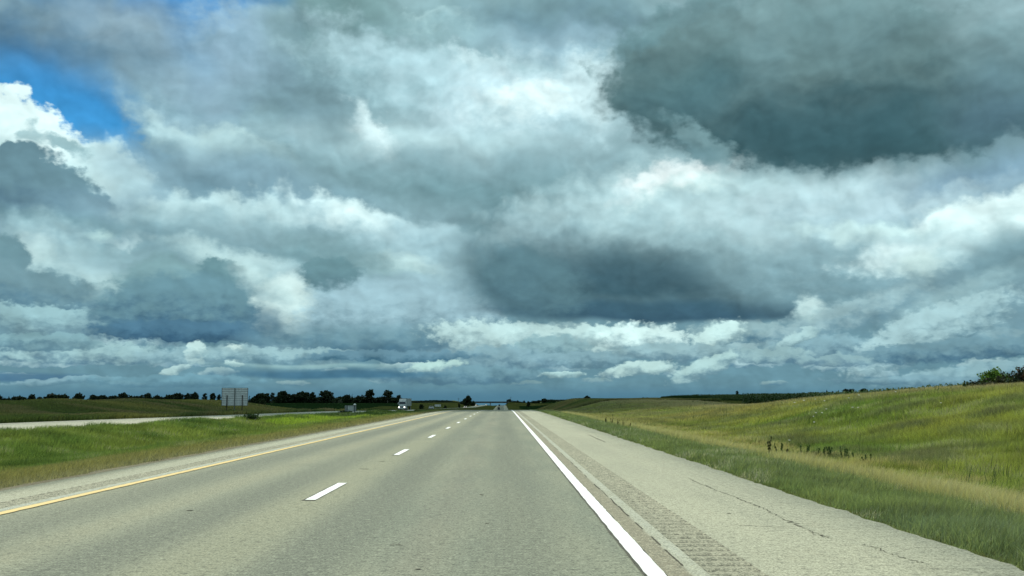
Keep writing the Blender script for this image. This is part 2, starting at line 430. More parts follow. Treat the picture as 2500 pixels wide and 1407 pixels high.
class MB:
    """collects boxes, bars and prisms into ONE mesh object"""
    def __init__(s): s.v, s.f = [], []
    def add(s, vs, fs):
        b = len(s.v); s.v += [tuple(p) for p in vs]; s.f += [tuple(b + i for i in q) for q in fs]; return s
    def box(s, c, d, rot=None):
        hx, hy, hz = d[0] / 2, d[1] / 2, d[2] / 2
        vs = [Vector((x, y, z)) for z in (-hz, hz) for y in (-hy, hy) for x in (-hx, hx)]
        if rot: vs = [rot @ p for p in vs]
        vs = [p + Vector(c) for p in vs]
        return s.add(vs, [(0, 2, 3, 1), (4, 5, 7, 6), (0, 1, 5, 4), (2, 6, 7, 3), (0, 4, 6, 2), (1, 3, 7, 5)])
    def tube(s, a, b, r0, r1=None, n=8, caps=True):
        r1 = r0 if r1 is None else r1
        a, b = Vector(a), Vector(b); d = (b - a).normalized()
        u = d.orthogonal().normalized(); w = d.cross(u)
        vs = [a + (u * math.cos(t) + w * math.sin(t)) * r0 for t in [i * 2 * math.pi / n for i in range(n)]]
        vs += [b + (u * math.cos(t) + w * math.sin(t)) * r1 for t in [i * 2 * math.pi / n for i in range(n)]]
        fs = [(i, (i + 1) % n, n + (i + 1) % n, n + i) for i in range(n)]
        if caps: fs += [tuple(range(n - 1, -1, -1)), tuple(range(n, 2 * n))]
        return s.add(vs, fs)
    def loft(s, rings, caps=True):
        n = len(rings[0]); vs = [p for r in rings for p in r]; fs = []
        for k in range(len(rings) - 1):
            fs += [(k * n + i, k * n + (i + 1) % n, (k + 1) * n + (i + 1) % n, (k + 1) * n + i) for i in range(n)]
        if caps: fs += [tuple(range(n - 1, -1, -1)), tuple(range((len(rings) - 1) * n, len(rings) * n))]
        return s.add(vs, fs)
    def build(s, name, mat, parent=None, bevel=0.0, smooth=False):
        me = bpy.data.meshes.new(name); me.from_pydata([tuple(p) for p in s.v], [], s.f); me.update()
        if bevel:
            bm = bmesh.new(); bm.from_mesh(me)
            bmesh.ops.remove_doubles(bm, verts=bm.verts, dist=1e-5)
            bmesh.ops.recalc_face_normals(bm, faces=bm.faces)
            ed = [e for e in bm.edges if len(e.link_faces) == 2 and e.calc_face_angle(0) > 0.6]
            bmesh.ops.bevel(bm, geom=ed, offset=bevel, segments=2, affect='EDGES', clamp_overlap=True)
            bm.to_mesh(me); bm.free()
        else:
            bm = bmesh.new(); bm.from_mesh(me); bmesh.ops.recalc_face_normals(bm, faces=bm.faces); bm.to_mesh(me); bm.free()
        if smooth: me.polygons.foreach_set('use_smooth', [True] * len(me.polygons))
        return link_mesh(name, me, mat, parent)

def mat(name, base=(0.5, 0.5, 0.5), rough=0.8, metal=0.0, vary=0.0, scale=5.0, emit=None, spec=0.3, bump=0.0):
    m = bpy.data.materials.new(name); m.use_nodes = True
    t = m.node_tree; p = t.nodes['Principled BSDF']
    p.inputs['Roughness'].default_value = rough; p.inputs['Metallic'].default_value = metal
    p.inputs['Specular IOR Level'].default_value = spec
    T = NT(t)
    g = T.n('ShaderNodeTexCoord').outputs['Object']
    nz = T.noise(g, scale, 5.0, 0.6)
    lo = tuple(c * (1 - vary) for c in base) + (1,); hi = tuple(min(1, c * (1 + vary)) for c in base) + (1,)
    T.put(p.inputs['Base Color'], T.mix(T.rng(nz, 0.3, 0.7), lo, hi))
    if bump:
        b = T.n('ShaderNodeBump'); b.inputs['Strength'].default_value = bump; T.put(b.inputs['Height'], nz)
        t.links.new(b.outputs[0], p.inputs['Normal'])
    if emit:
        p.inputs['Emission Color'].default_value = tuple(emit[:3]) + (1,); p.inputs['Emission Strength'].default_value = emit[3]
    return m

def pl(x, pts):
    xs, ys = zip(*pts)
    return np.interp(x, xs, ys)

def smooth_pl(x, pts, w=0.0):
    """piecewise line rounded by averaging over +-w"""
    x = np.asarray(x, dtype=float)
    if not w: return pl(x, pts)
    return sum(pl(x + k * w, pts) for k in (-1, -.5, 0, .5, 1)) / 5.0

# ================================================================== the lie of the land: x to the right, y ahead
def road_z(y):
    y = np.asarray(y, dtype=float)
    s = np.clip(y - 110, 0, None)
    a = -7.66e-5 * np.minimum(s, 130) ** 2
    a = a - 0.0199 * np.clip(np.minimum(y, 520) - 240, 0, None)
    b = smooth_pl(y, [(520, -6.87), (640, -7.3), (836, -7.0), (1000, -6.8), (1320, -6.8), (1500, -6.9), (1620, -8.0), (2000, -11.8), (3000, -18.5), (9000, -56)], 15)
    return np.where(y <= 520, a, b)

def opp_z(y): return smooth_pl(y, [(0, 0), (66, -.06), (130, -.42), (185, -.74), (240, -1.15), (330, -2.1), (387, -2.45), (500, -3.3), (900, -5.6), (1500, -6.8), (1620, -8.0), (2000, -11.8), (3000, -18.5), (9000, -56)], 12)
def opp_c(y): return smooth_pl(y, [(-100, -26), (130, -26), (240, -30.3), (330, -32.3), (387, -34.5), (520, -34), (900, -29), (1500, -25), (9000, -25)], 25)
def ridge_z(y): return smooth_pl(y, [(-100, 1.85), (45, 1.9), (60, 1.75), (68, 1.5), (98, .60), (130, .40), (150, .50), (172, .80), (230, .92), (390, 1.0), (475, -.5), (632, -3.9), (900, -8), (9000, -10)], 8)
def corn_z(y): return smooth_pl(y, [(-100, .1), (60, -.1), (80, -.2), (112, -.25), (150, .05), (200, .2), (250, .35), (600, 1.85), (760, 2.5), (1000, 2.1), (2000, -4), (9000, -10)], 10)
def bank_z(y): return smooth_pl(y, [(-100, .75), (240, .75), (283, -.4), (357, -2.6), (420, -3.0), (1200, -3.4), (3000, -6), (9000, -10)], 6)
def plainl_z(y): return smooth_pl(y, [(-100, .6), (240, .2), (300, -2.3), (400, -2.9), (1200, -3.3), (2000, -5.5), (3000, -8), (9000, -10)], 10)
ROAD_L, ROAD_R = -7.71, 4.27

def hash_noise(x, y, s, seed=0):
    """smooth value noise"""
    x = np.asarray(x) / s + seed * 17.3; y = np.asarray(y) / s + seed * 5.1
    xi, yi = np.floor(x), np.floor(y); fx, fy = x - xi, y - yi
    fx, fy = fx * fx * (3 - 2 * fx), fy * fy * (3 - 2 * fy)
    def h(a, b):
        v = np.sin(a * 127.1 + b * 311.7 + seed) * 43758.5453
        return v - np.floor(v)
    return (h(xi, yi) * (1 - fx) + h(xi + 1, yi) * fx) * (1 - fy) + (h(xi, yi + 1) * (1 - fx) + h(xi + 1, yi + 1) * fx) * fy

def land(x, y, rough=True):
    x = np.asarray(x, dtype=float); y = np.asarray(y, dtype=float)
    x, y = np.broadcast_arrays(x, y)
    rz, oz, oc = road_z(y), opp_z(y), opp_c(y)
    z = np.zeros_like(x)
    def seg(xa, za, xb, zb, ease=True):
        t = np.clip((x - xa) / np.maximum(xb - xa, 1e-6), 0, 1)
        if ease: t = t * t * (3 - 2 * t)
        return za + (zb - za) * t
    far = np.clip((y - 700) / 500, 0, 1)
    Rz, Cz, Bz, Pz = ridge_z(y), corn_z(y), bank_z(y), plainl_z(y)
    base_r = rz * far + (1 - far) * (rz - 0.6)
    pts = [(x * 0 - 6000, Pz - 2.0), (x * 0 - 900, Pz), (oc - 45, Pz), (oc - 35, Bz), (oc - 16, np.minimum(oz - .45, Bz + 3)), (oc - 12, oz - .55), (oc - 5.2, oz - .12),
           (oc - 4.6, oz - .10), (oc + 4.4, oz - .10), (oc + 5.2, oz - .14), ((oc + 4.4 + ROAD_L) / 2, (rz + oz) / 2 - .75), (x * 0 + ROAD_L - 1.6, rz - .22),
           (x * 0 + ROAD_L - .15, rz - .05), (x * 0 + ROAD_L + .2, rz - .10), (x * 0 + ROAD_R - .2, rz - .10), (x * 0 + ROAD_R + .12, rz - .05), (x * 0 + 6.2, rz - .22), (x * 0 + 8.0, base_r + .02), (x * 0 + 9.3, base_r),
           (x * 0 + 25, Rz), (x * 0 + 40, np.where(y > 180, Rz, Rz * .5 + Cz * .5)), (x * 0 + 110, Cz), (x * 0 + 900, Cz), (x * 0 + 6000, Cz - 4)]
    lin_seg = {5, 6, 7, 8, 11, 12, 13, 14, 15, 16}
    z = pts[0][1] + z
    for k in range(len(pts) - 1):
        (xa, za), (xb, zb) = pts[k], pts[k + 1]
        sel = (x >= xa)
        z = np.where(sel, seg(xa, za, xb, zb, k not in lin_seg), z)
    # the land drops away behind the overpass
    k = np.clip((y - 1560) / 500, 0, 1) * np.clip(1.7 - np.abs(x + 18) / (.024 * y + 8), 0, 1)
    z = z + (np.minimum(z, 1.0 - .0062 * y) - z) * k
    if rough:
        off = np.where((x > 10), np.clip((x - 10) / 6, 0, 1), 0) + np.where(x < -9.5, np.clip((-9.5 - x) / 3, 0, 1), 0)
        off = off * np.where(np.abs(x - oc) < 6.5, 0, 1)
        off = off * np.where(x > 0, .5, 1.0)
        z = z + off * ((hash_noise(x, y, 9, 1) - .5) * .35 + (hash_noise(x, y, 31, 2) - .5) * .5 * np.clip(y / 150, 0.2, 1) + (hash_noise(x, y, 2.5, 3) - .5) * .10)
    return z

def at(X, Y, z=0.0):
    """point on the plane z=const seen at photo pixel X, Y"""
    d = px_dir(X, Y); t = (z - EYE) / d.z
    return Vector((0, 0, EYE)) + d * t
def xw(X, D):
    """x of photo column X at distance D ahead (near the horizon row)"""
    return (X - 1228.0) / F * D
def zw(Y, D): return EYE - (Y - 975.0) / F * D

# ================================================================== ground materials
def patch_mat(name, cols, rough=0.95, s1=.06, s2=.6, s3=6.0, stretch=(1, 1, 1), bump=.4):
    m = bpy.data.materials.new(name); m.use_nodes = True
    t = m.node_tree; p = t.nodes['Principled BSDF']; T = NT(t)
    p.inputs['Roughness'].default_value = rough; p.inputs['Specular IOR Level'].default_value = 0.0
    g = T.v('MULTIPLY', T.n('ShaderNodeNewGeometry').outputs['Position'], stretch)
    a = T.noise(g, s1, 4.0, .6); b = T.noise(g, s2, 5.0, .65); c = T.noise(g, s3, 3.0, .6)
    cc = T.mix(T.rng(a, .38, .62), cols[0] + (1,), cols[1] + (1,))
    cc = T.mix(T.rng(b, .45, .72), cc, cols[2] + (1,))
    cc = T.mix(T.rng(c, .35, .75, 0, .6), cc, tuple(v * .45 for v in cols[0]) + (1,))
    T.put(p.inputs['Base Color'], cc)
    bp = T.n('ShaderNodeBump'); bp.inputs['Strength'].default_value = bump; bp.inputs['Distance'].default_value = .3
    T.put(bp.inputs['Height'], T.m('ADD', b, T.m('MULTIPLY', c, .4))); t.links.new(bp.outputs[0], p.inputs['Normal'])
    return m
M = {}
M['land'] = patch_mat('meadow_ground', [(.055, .075, .020), (.080, .090, .028), (.11, .100, .040)])
M['crop'] = patch_mat('crop_ground', [(.011, .028, .009), (.015, .034, .011), (.013, .030, .012)], s1=.01)
M['stubble'] = patch_mat('pale_field_ground', [(.07, .10, .05), (.09, .11, .055), (.08, .10, .05)], s1=.01)

# one terrain sheet to the horizon, finer close by
ys = np.concatenate([np.arange(-40, 0, 4), np.arange(0, 60, .8), np.arange(60, 200, 2.0), np.arange(200, 700, 6), np.arange(700, 2000, 25), np.arange(2000, 9001, 250)])
def xcoords():
    a = np.concatenate([[-6000, -3000, -1500, -900, -600, -400, -300, -220, -160, -120, -100], np.arange(-90, -20, 1.25), np.arange(-20, ROAD_L - .3, .6),
        [ROAD_L - .15, ROAD_L + .2, -3, 0, ROAD_R - .2, ROAD_R + .12], np.arange(4.8, 12, .5), np.arange(12, 45, 1.0), np.arange(45, 120, 5),
        [130, 150, 180, 220, 300, 400, 600, 900, 1500, 3000, 6000]])
    return a
xs = xcoords()
GX, GY = np.meshgrid(xs, ys)
g_me = grid_mesh('ground', GX, GY, land(GX, GY))
ground = link_mesh('ground', g_me, M['land']); tag(ground, kind='structure')

# ================================================================== carriageways
def asphalt(name, kind):
    """kind: lane (grey green worn), shoulder (pale tan), far (pale concrete look)"""
    m = bpy.data.materials.new(name); m.use_nodes = True
    t = m.node_tree; p = t.nodes['Principled BSDF']; T = NT(t)
    pos = T.n('ShaderNodeNewGeometry').outputs['Position']
    x, y, z = T.sep(pos)
    n1 = T.noise(pos, 11.0, 3.0, .8); n2 = T.noise(pos, 42.0, 2.0, .85)
    big = T.noise(T.v('MULTIPLY', pos, (1.0, .12, 1)), .9, 4.0, .6)
    blotch = T.noise(pos, .35, 4.0, .6)
    if kind == 'lane': c0, c1 = (.180, .202, .160), (.246, .264, .204)
    elif kind == 'shoulder': c0, c1 = (.325, .33, .255), (.395, .395, .30)
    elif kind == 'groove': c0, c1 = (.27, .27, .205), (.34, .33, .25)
    else: c0, c1 = (.40, .40, .31), (.46, .45, .35)
    cc = T.mix(T.rng(big, .3, .7), c0 + (1,), c1 + (1,))
    if kind == 'lane':
        cc = T.mix(T.rng(x, -2.3, -3.0), cc, (.250, .262, .196, 1)); cc = T.mix(T.m('MULTIPLY', T.rng(big, .35, .65), .35), cc, (.29, .285, .20, 1))
        # wheel paths are darker and smoother, strips between them paler
        w = None
        for c in (-5.35, -3.55, -1.75, .15):
            d = T.rng(T.m('ABSOLUTE', T.m('SUBTRACT', x, c)), .75, .15)
            w = d if w is None else T.m('MAXIMUM', w, d)
        wob = T.rng(T.noise(T.v('MULTIPLY', pos, (1, .05, 1)), .6, 3.0, .6), .3, .7)
        cc = T.mix(T.m('MULTIPLY', w, T.m('MULTIPLY_ADD', wob, .45, .45)), cc, (.136, .150, .122, 1))
        cl = T.rng(T.m('ABSOLUTE', T.m('SUBTRACT', x, -2.62)), .75, .05)
        cc = T.mix(T.m('MULTIPLY', cl, .6), cc, (.30, .295, .20, 1))
        cl = T.rng(T.m('ABSOLUTE', T.m('SUBTRACT', x, -4.45)), .4, .05)
        cc = T.mix(T.m('MULTIPLY', cl, .55), cc, (.31, .30, .21, 1))
        oil = T.rng(T.m('ABSOLUTE', T.m('SUBTRACT', x, -.75)), .5, .0)
        cc = T.mix(T.m('MULTIPLY', oil, .28), cc, (.15, .135, .115, 1))
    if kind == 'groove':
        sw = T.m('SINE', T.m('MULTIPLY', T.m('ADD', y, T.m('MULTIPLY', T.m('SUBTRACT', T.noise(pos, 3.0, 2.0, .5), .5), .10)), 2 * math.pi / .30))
        cc = T.mix(T.m('MULTIPLY', T.rng(sw, .1, .95), T.rng(n1, .25, .6, .5, .95)), cc, (.065, .066, .050, 1))  # shade of the groove bottoms painted into the colour as dark stripes
    if kind == 'shoulder':
        # patched strip between the edge line and the joint, dust band beside the grooves
        s1 = T.m('MULTIPLY', T.rng(x, 1.28, 1.31), T.rng(x, 1.53, 1.50))
        cc = T.mix(s1, cc, (.225, .205, .150, 1))
        s2 = T.m('MULTIPLY', T.rng(T.m('ADD', x, T.m('MULTIPLY', T.m('SUBTRACT', n1, .5), .12)), 1.47, 1.60), T.rng(x, 1.80, 1.58))
        cc = T.mix(T.m('MULTIPLY', s2, T.rng(T.noise(T.v('MULTIPLY', pos, (1, .3, 1)), 2.0, 4.0, .6), .25, .6, .35, .9)), cc, (.41, .43, .37, 1))
        s3 = T.m('MULTIPLY', T.rng(x, -6.46, -6.42), T.rng(x, -6.20, -6.24))
        cc = T.mix(T.m('MULTIPLY', s3, .9), cc, (.40, .43, .39, 1))
        st = T.noise(T.v('MULTIPLY', pos, (1, .35, 1)), 1.6, 5.0, .65)
        cc = T.mix(T.rng(st, .55, .75, 0, .35), cc, (.27, .245, .175, 1))
    cc = T.mix(T.rng(blotch, .5, .75, 0, .35), cc, tuple(v * .78 for v in c0) + (1,))
    # aggregate: pale stones and dark pits
    cc = T.mix(T.rng(n1, .50, .70, 0, .80), cc, tuple(v * .34 for v in c0) + (1,))
    cc = T.mix(T.rng(n1, .48, .30, 0, .6), cc, tuple(min(1, v * 1.5) for v in c1) + (1,))
    cc = T.mix(T.rng(n2, .50, .64, 0, .9), cc, tuple(v * .4 for v in c0) + (1,))
    cc = T.mix(T.rng(n2, .48, .30, 0, .7), cc, tuple(min(1, v * 1.55) for v in c1) + (1,))
    T.put(p.inputs['Base Color'], cc)
    p.inputs['Roughness'].default_value = .85; p.inputs['Specular IOR Level'].default_value = .25
    b = T.n('ShaderNodeBump'); b.inputs['Strength'].default_value = .35; b.inputs['Distance'].default_value = .01
    T.put(b.inputs['Height'], T.m('ADD', n1, n2)); t.links.new(b.outputs[0], p.inputs['Normal'])
    return m
M['lane'] = asphalt('worn_asphalt', 'lane'); M['shoulder'] = asphalt('pale_shoulder_asphalt', 'shoulder')
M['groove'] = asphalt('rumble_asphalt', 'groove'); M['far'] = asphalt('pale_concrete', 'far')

yr = np.concatenate([np.arange(-30, 60, 1.0), np.arange(60, 260, 2.5), np.arange(260, 1000, 8), np.arange(1000, 3001, 40)])
def strip(name, xl, xr, material, dz=0.0, ys_=yr, kind='structure', jag=None):
    xsn = np.array([xl, xr]) if np.isscalar(xl) else None
    X = np.stack([np.full_like(ys_, xl), np.full_like(ys_, xr)], 1)
    if jag is not None: X = X + jag(ys_)
    Y = np.stack([ys_, ys_], 1); Z = np.stack([road_z(ys_) + dz] * 2, 1)
    o = link_mesh(name, grid_mesh(name, X, Y, Z), material); tag(o, kind=kind)
    return o
RL0, RL1, RR0, RR1 = -6.86, -6.46, 1.66, 2.12      # the two rumble strips
road = strip('road', -6.30, 1.30, M['lane'])
# shoulders: flat bands left and right of each rumble strip, with a ragged outer edge, as one sheet each side
def band(name, cols, material, ys_, edge_side):
    X = np.stack([np.full_like(ys_, c) for c in cols], 1)
    if edge_side == 'R': X[:, -1] += (hash_noise(ys_, 0, .5, 4) - .5) * .14 + (hash_noise(ys_, 0, .13, 5) - .5) * .07
    if edge_side == 'L': X[:, 0] += (hash_noise(ys_, 0, .6, 6) - .5) * .10
    return X
yn = np.concatenate([np.arange(-30, 4, 1.0), np.arange(4, 60, .12), np.arange(60, 260, 2.5), np.arange(260, 1000, 8), np.arange(1000, 3001, 40)])
def shoulder(name, cols, groove, edge_side):
    X = band(name, cols, None, yn, edge_side)
    Y = np.repeat(yn[:, None], len(cols), 1); Z = np.repeat(road_z(yn)[:, None], len(cols), 1)
    # drop the outer lip down to the ground as a real edge
    n, m = X.shape; idx = np.arange(n * m).reshape(n, m); f = []
    V = np.stack([X, Y, Z], -1).reshape(-1, 3)
    gi = cols.index(groove)
    for j in range(m - 1):
        if j == gi: continue
        f.append(np.stack([idx[:-1, j], idx[:-1, j + 1], idx[1:, j + 1], idx[1:, j]], -1))
    e = -1 if edge_side == 'R' else 0
    lip = V[idx[:, e]].copy(); lip[:, 2] -= .11; lip[:, 0] += .03 if edge_side == 'R' else -.03
    li = np.arange(n) + len(V); V = np.concatenate([V, lip])
    f.append(np.stack([idx[:-1, e], li[:-1], li[1:], idx[1:, e]], -1))
    o = link_mesh(name, np_mesh(name, V, np.concatenate(f)), M['shoulder']); return tag(o, kind='structure')
shoulder('road_shoulder', [1.30, RR0, RR1, 3.2, ROAD_R], RR0, 'R')
shoulder('road_shoulder', [ROAD_L, -7.2, RL0, RL1, -6.30], RL0, 'L')
def rumble(xa, xb):
    yy = np.concatenate([np.arange(-30, 4, 1.0), np.arange(4, 90, .0375), np.arange(90, 260, 2.5), np.arange(260, 1000, 8), np.arange(1000, 3001, 40)])
    xx = np.array([xa, xa + .012, xa + .03, (xa + xb) / 2, xb - .03, xb - .012, xb])
    prof = np.array([0, .3, 1, 1, 1, .3, 0])
    X, Y = np.meshgrid(xx, yy)
    wav = np.clip(np.sin(Y / .30 * 2 * math.pi) * 1.1 + .25, 0, 1) * np.where((Y > 4) & (Y < 90), 1, .5)
    amp_ = .75 + .5 * hash_noise(Y[:, :1], 0, .3, 9)
    Z = road_z(Y) - .026 * wav * amp_ * prof[None, :]
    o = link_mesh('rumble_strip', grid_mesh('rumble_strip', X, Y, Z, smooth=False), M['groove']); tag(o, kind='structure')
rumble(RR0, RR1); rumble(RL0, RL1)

# gravelly strip left of the left shoulder
M['gravel'] = patch_mat('gravel', [(.20, .185, .14), (.25, .235, .18), (.15, .135, .085)], s1=.5, s2=3.0, s3=25.0)
yg = np.concatenate([np.arange(6, 60, .4), np.arange(60, 330, 2.5)])
X = np.stack([-8.75 + (hash_noise(yg, 0, .9, 71) - .5) * .8 + (hash_noise(yg, 0, .3, 72) - .5) * .3, np.full_like(yg, -8.2), np.full_like(yg, ROAD_L - .035)], 1)
Y = np.repeat(yg[:, None], 3, 1); Z = land(X, Y, False) + .015; Z[:, 2] = road_z(yg) - .045
tag(link_mesh('gravel_verge', grid_mesh('gravel_verge', X, Y, Z), M['gravel']), kind='structure')

# opposite carriageway
yo = np.concatenate([np.arange(-30, 400, 4.0), np.arange(400, 3001, 25)])
oc_, oz_ = opp_c(yo), opp_z(yo)
offs = [(-5.0, -.05), (-4.9, 0), (4.3, 0), (4.4, -.05)]
X = np.stack([oc_ + a for a, b in offs], 1); Y = np.repeat(yo[:, None], 4, 1); Z = np.stack([oz_ + b for a, b in offs], 1)
tag(link_mesh('opposite_road', grid_mesh('opposite_road', X, Y, Z), M['far']), kind='structure')
M['faint_line'] = mat('dull_line_paint', (.42, .42, .38), .7, vary=.2)
for nm, o_ in (('lane_line', -3.5), ('lane_line', 2.6)):
    X = np.stack([oc_ + o_, oc_ + o_ + .13], 1); Y = np.repeat(yo[:, None], 2, 1); Z = np.stack([oz_ + .005] * 2, 1)
    tag(link_mesh(nm, grid_mesh(nm, X, Y, Z), M['faint_line']), kind='structure')

# ================================================================== painted markings, 4 mm up
def paint(name, base, worn=.25):
    m = bpy.data.materials.new(name); m.use_nodes = True
    t = m.node_tree; p = t.nodes['Principled BSDF']; T = NT(t)
    pos = T.n('ShaderNodeNewGeometry').outputs['Position']
    n1 = T.noise(pos, 12.0, 5.0, .8); n2 = T.noise(T.v('MULTIPLY', pos, (2, .25, 1)), 4.0, 4.0, .6)
    cc = T.mix(T.rng(n1, .52, .75, 0, worn), base + (1,), tuple(v * .5 for v in base) + (1,))
    cc = T.mix(T.rng(n2, .5, .7, 0, .6), cc, tuple(v * .78 for v in base) + (1,))
    T.put(p.inputs['Base Color'], cc); p.inputs['Roughness'].default_value = .6
    return m
M['white'] = paint('white_line_paint', (.86, .88, .88), .35); M['yellow'] = paint('yellow_line_paint', (.66, .48, .17), .7)
yl = np.concatenate([np.arange(-20, 60, .15), np.arange(60, 260, 2.5), np.arange(260, 1000, 8), np.arange(1000, 1500, 40)])
def jag(s, amp): return lambda y: np.stack([(hash_noise(y, 0, .2, s) - .5) * amp, (hash_noise(y, 3, .2, s) - .5) * amp], 1)
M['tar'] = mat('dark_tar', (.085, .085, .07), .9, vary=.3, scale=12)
strip('edge_line', 1.145, 1.30, M['white'], .009, yl, jag=jag(11, .012))
strip('tar_border', 1.122, 1.312, M['tar'], .004, yl, jag=jag(13, .018))
strip('edge_line', -6.235, -6.085, M['yellow'], .009, yl, jag=jag(12, .02))
dash0 = at(738, 1222).y; step = 12.2
k = 0
while True:
    ya = dash0 + k * step
    if ya > 420: break
    yy = np.linspace(ya, ya + 3.05, 12)
    strip('lane_dash', -2.755, -2.605, M['white'], .009, yy, jag=jag(20 + k, .012))
    if k < 12: strip('dash_tar', -2.785, -2.60, M['tar'], .004, np.linspace(ya - .06, ya + 3.12, 12), jag=jag(50 + k, .02))  # thin tar border around the nearer dashes
    k += 1

# cracks and marks in the pavement
M['crack'] = mat('crack_dark', (.085, .080, .062), 1.0, vary=.3, scale=20)
def crack(pts, w, seed=0, name='pavement_crack', sub=14, jit=.02):
    rs = np.random.default_rng(seed); V = []; 
    P_ = [at(X, Y) if len(q) == 2 else None for q in [(a, b) for a, b in pts] for X, Y in [q]]
    line = []
    for a, b in zip(P_[:-1], P_[1:]):
        for i in range(sub):
            line.append(a.lerp(b, i / sub))
    line.append(P_[-1]); line = np.array([(p.x, p.y) for p in line])
    line += rs.normal(0, jit, line.shape)
    d = np.gradient(line, axis=0); nrm = np.stack([-d[:, 1], d[:, 0]], 1); nrm /= np.linalg.norm(nrm, axis=1, keepdims=True) + 1e-9
    ww = w * .62 * (.15 + rs.random(len(line)) ** 1.5 * 1.1); ww[0] = ww[-1] = .001
    A = line + nrm * ww[:, None] / 2; B = line - nrm * ww[:, None] / 2
    X = np.stack([A[:, 0], B[:, 0]], 1); Y = np.stack([A[:, 1], B[:, 1]], 1); Z = road_z(Y) + .004
    tag(link_mesh(name, grid_mesh(name, X, Y, Z), M['crack']), kind='structure')
crack([(1680, 1168), (1715, 1184), (1800, 1217), (1862, 1241), (1905, 1264), (1990, 1301), (2032, 1318)], .035, 1)
crack([(1970, 1297), (1995, 1307), (2020, 1311)], .02, 11)
crack([(2100, 1330), (2140, 1338), (2185, 1357), (2225, 1368), (2262, 1378)], .022, 2)
crack([(2320, 1388), (2400, 1400), (2480, 1407)], .012, 3)
crack([(1802, 1284), (1850, 1285), (1912, 1288)], .035, 4, jit=.008)
crack([(1437, 1062), (1455, 1070), (1477, 1080)], .09, 5)
crack([(1436, 1056), (1460, 1056)], .12, 6)
crack([(875, 1145), (902, 1146)], .14, 7); crack([(915, 1127), (941, 1127)], .12, 8)
crack([(955, 1332), (982, 1331)], .05, 9, jit=.01); crack([(1015, 1391), (1028, 1390)], .05, 10, jit=.01)
crack([(1172, 1209), (1180, 1209)], .12, 12, jit=.01); crack([(1183, 1278), (1192, 1279)], .05, 13, jit=.01)
crack([(460, 1247), (472, 1247)], .07, 14, jit=.01); crack([(1775, 1254), (1782, 1254)], .05, 15)
# the open joint beside the patched strip
rs = np.random.default_rng(3)
for y0 in np.arange(8, 70, 1.3):
    L_ = rs.uniform(.5, 1.25); yy = np.linspace(y0, y0 + L_, 14)
    if rs.random() < .12: continue
    w_ = rs.uniform(.006, .022) + rs.random(14) * .012
    cx = 1.515 + (hash_noise(yy, 0, .6, 31) - .5) * .02
    X = np.stack([cx - w_ / 2, cx + w_ / 2], 1); Y = np.stack([yy] * 2, 1); Z = road_z(Y) + .004
    tag(link_mesh('pavement_joint', grid_mesh('pavement_joint', X, Y, Z), M['crack']), kind='structure')

# ================================================================== unseen cloud slab, added and shaped to shade the far land
def outline_cloud():
    H = 1500.0
    off = sdir * (H / sdir.z)
    # outline of its shadow on the ground (x, y), counter-clockwise
    poly = [(-34, -120), (-36, 60), (-36, 100), (-24, 112), (-12, 118), (-3, 128), (6, 138), (16, 128), (30, 112), (60, 95), (120, 90), (400, 150), (1500, 700), (2300, 1500),
            (2000, 2300), (900, 2600), (-600, 2500), (-1700, 2200), (-2300, 1200), (-1900, 300), (-900, -150), (-300, -200)]
    P_ = [Vector((a, b, 0)) for a, b in poly]
    pts = []
    for a, b in zip(P_, P_[1:] + P_[:1]):
        n = max(2, int((b - a).length / 40)) if (b - a).length > 60 else 4
        for i in range(n): pts.append(a.lerp(b, i / n))
    out = []
    for i, p in enumerate(pts):
        big = min(1.0, abs(p.x) / 400 + max(0, p.y - 300) / 600)
        out.append(Vector((p.x + random.uniform(-1, 1) * (2.0 + 40 * big), p.y + random.uniform(-1, 1) * (1.5 + 40 * big), 0)))
    cx = Vector((-100, 1000, 0))
    n = len(out); vs = []; fs = []
    rings = [(1.0, 0.0), (.985, 5.0), (.95, 22.0), (.86, 60.0), (.65, 110.0), (.35, 150.0)]
    for r, h in rings:
        for i, p in enumerate(out):
            q = cx + (p - cx) * r if r < 1 else p
            hh = h * (1 + .5 * math.sin(i * .7 + h) * (h > 20)) + (random.uniform(-.12, .12) * h)
            vs.append(Vector((q.x, q.y, H + hh)) + Vector((off.x, off.y, 0)))
    for k in range(len(rings) - 1):
        for i in range(n): fs.append((k * n + i, k * n + (i + 1) % n, (k + 1) * n + (i + 1) % n, (k + 1) * n + i))
    c_top = len(vs); vs.append(cx + Vector((off.x, off.y, H + 165))); vs.append(cx + Vector((off.x, off.y, H - 8)))
    L = (len(rings) - 1) * n
    for i in range(n): fs.append((L + i, L + (i + 1) % n, c_top)); fs.append(((i + 1) % n, i, c_top + 1))
    return vs, fs
vs_, fs_ = outline_cloud()
m = bpy.data.materials.new('shade_cloud'); m.use_nodes = True; T = NT(m.node_tree); m.node_tree.nodes.clear()
df = T.n('ShaderNodeBsdfDiffuse'); df.inputs[0].default_value = (.85, .87, .88, 1)
tl = T.n('ShaderNodeBsdfTranslucent'); tl.inputs[0].default_value = (.8, .85, .88, 1)
tr = T.n('ShaderNodeBsdfTransparent')
m1 = T.n('ShaderNodeMixShader'); m1.inputs[0].default_value = .5
m2 = T.n('ShaderNodeMixShader'); m2.inputs[0].default_value = .35
om = T.n('ShaderNodeOutputMaterial'); lk = m.node_tree.links
lk.new(df.outputs[0], m1.inputs[1]); lk.new(tl.outputs[0], m1.inputs[2]); lk.new(m1.outputs[0], m2.inputs[1]); lk.new(tr.outputs[0], m2.inputs[2]); lk.new(m2.outputs[0], om.inputs[0])
mb = MB(); mb.v = [tuple(p) for p in vs_]; mb.f = fs_
cl_ob = mb.build('cloud', m, smooth=True); tag(cl_ob, kind='structure')

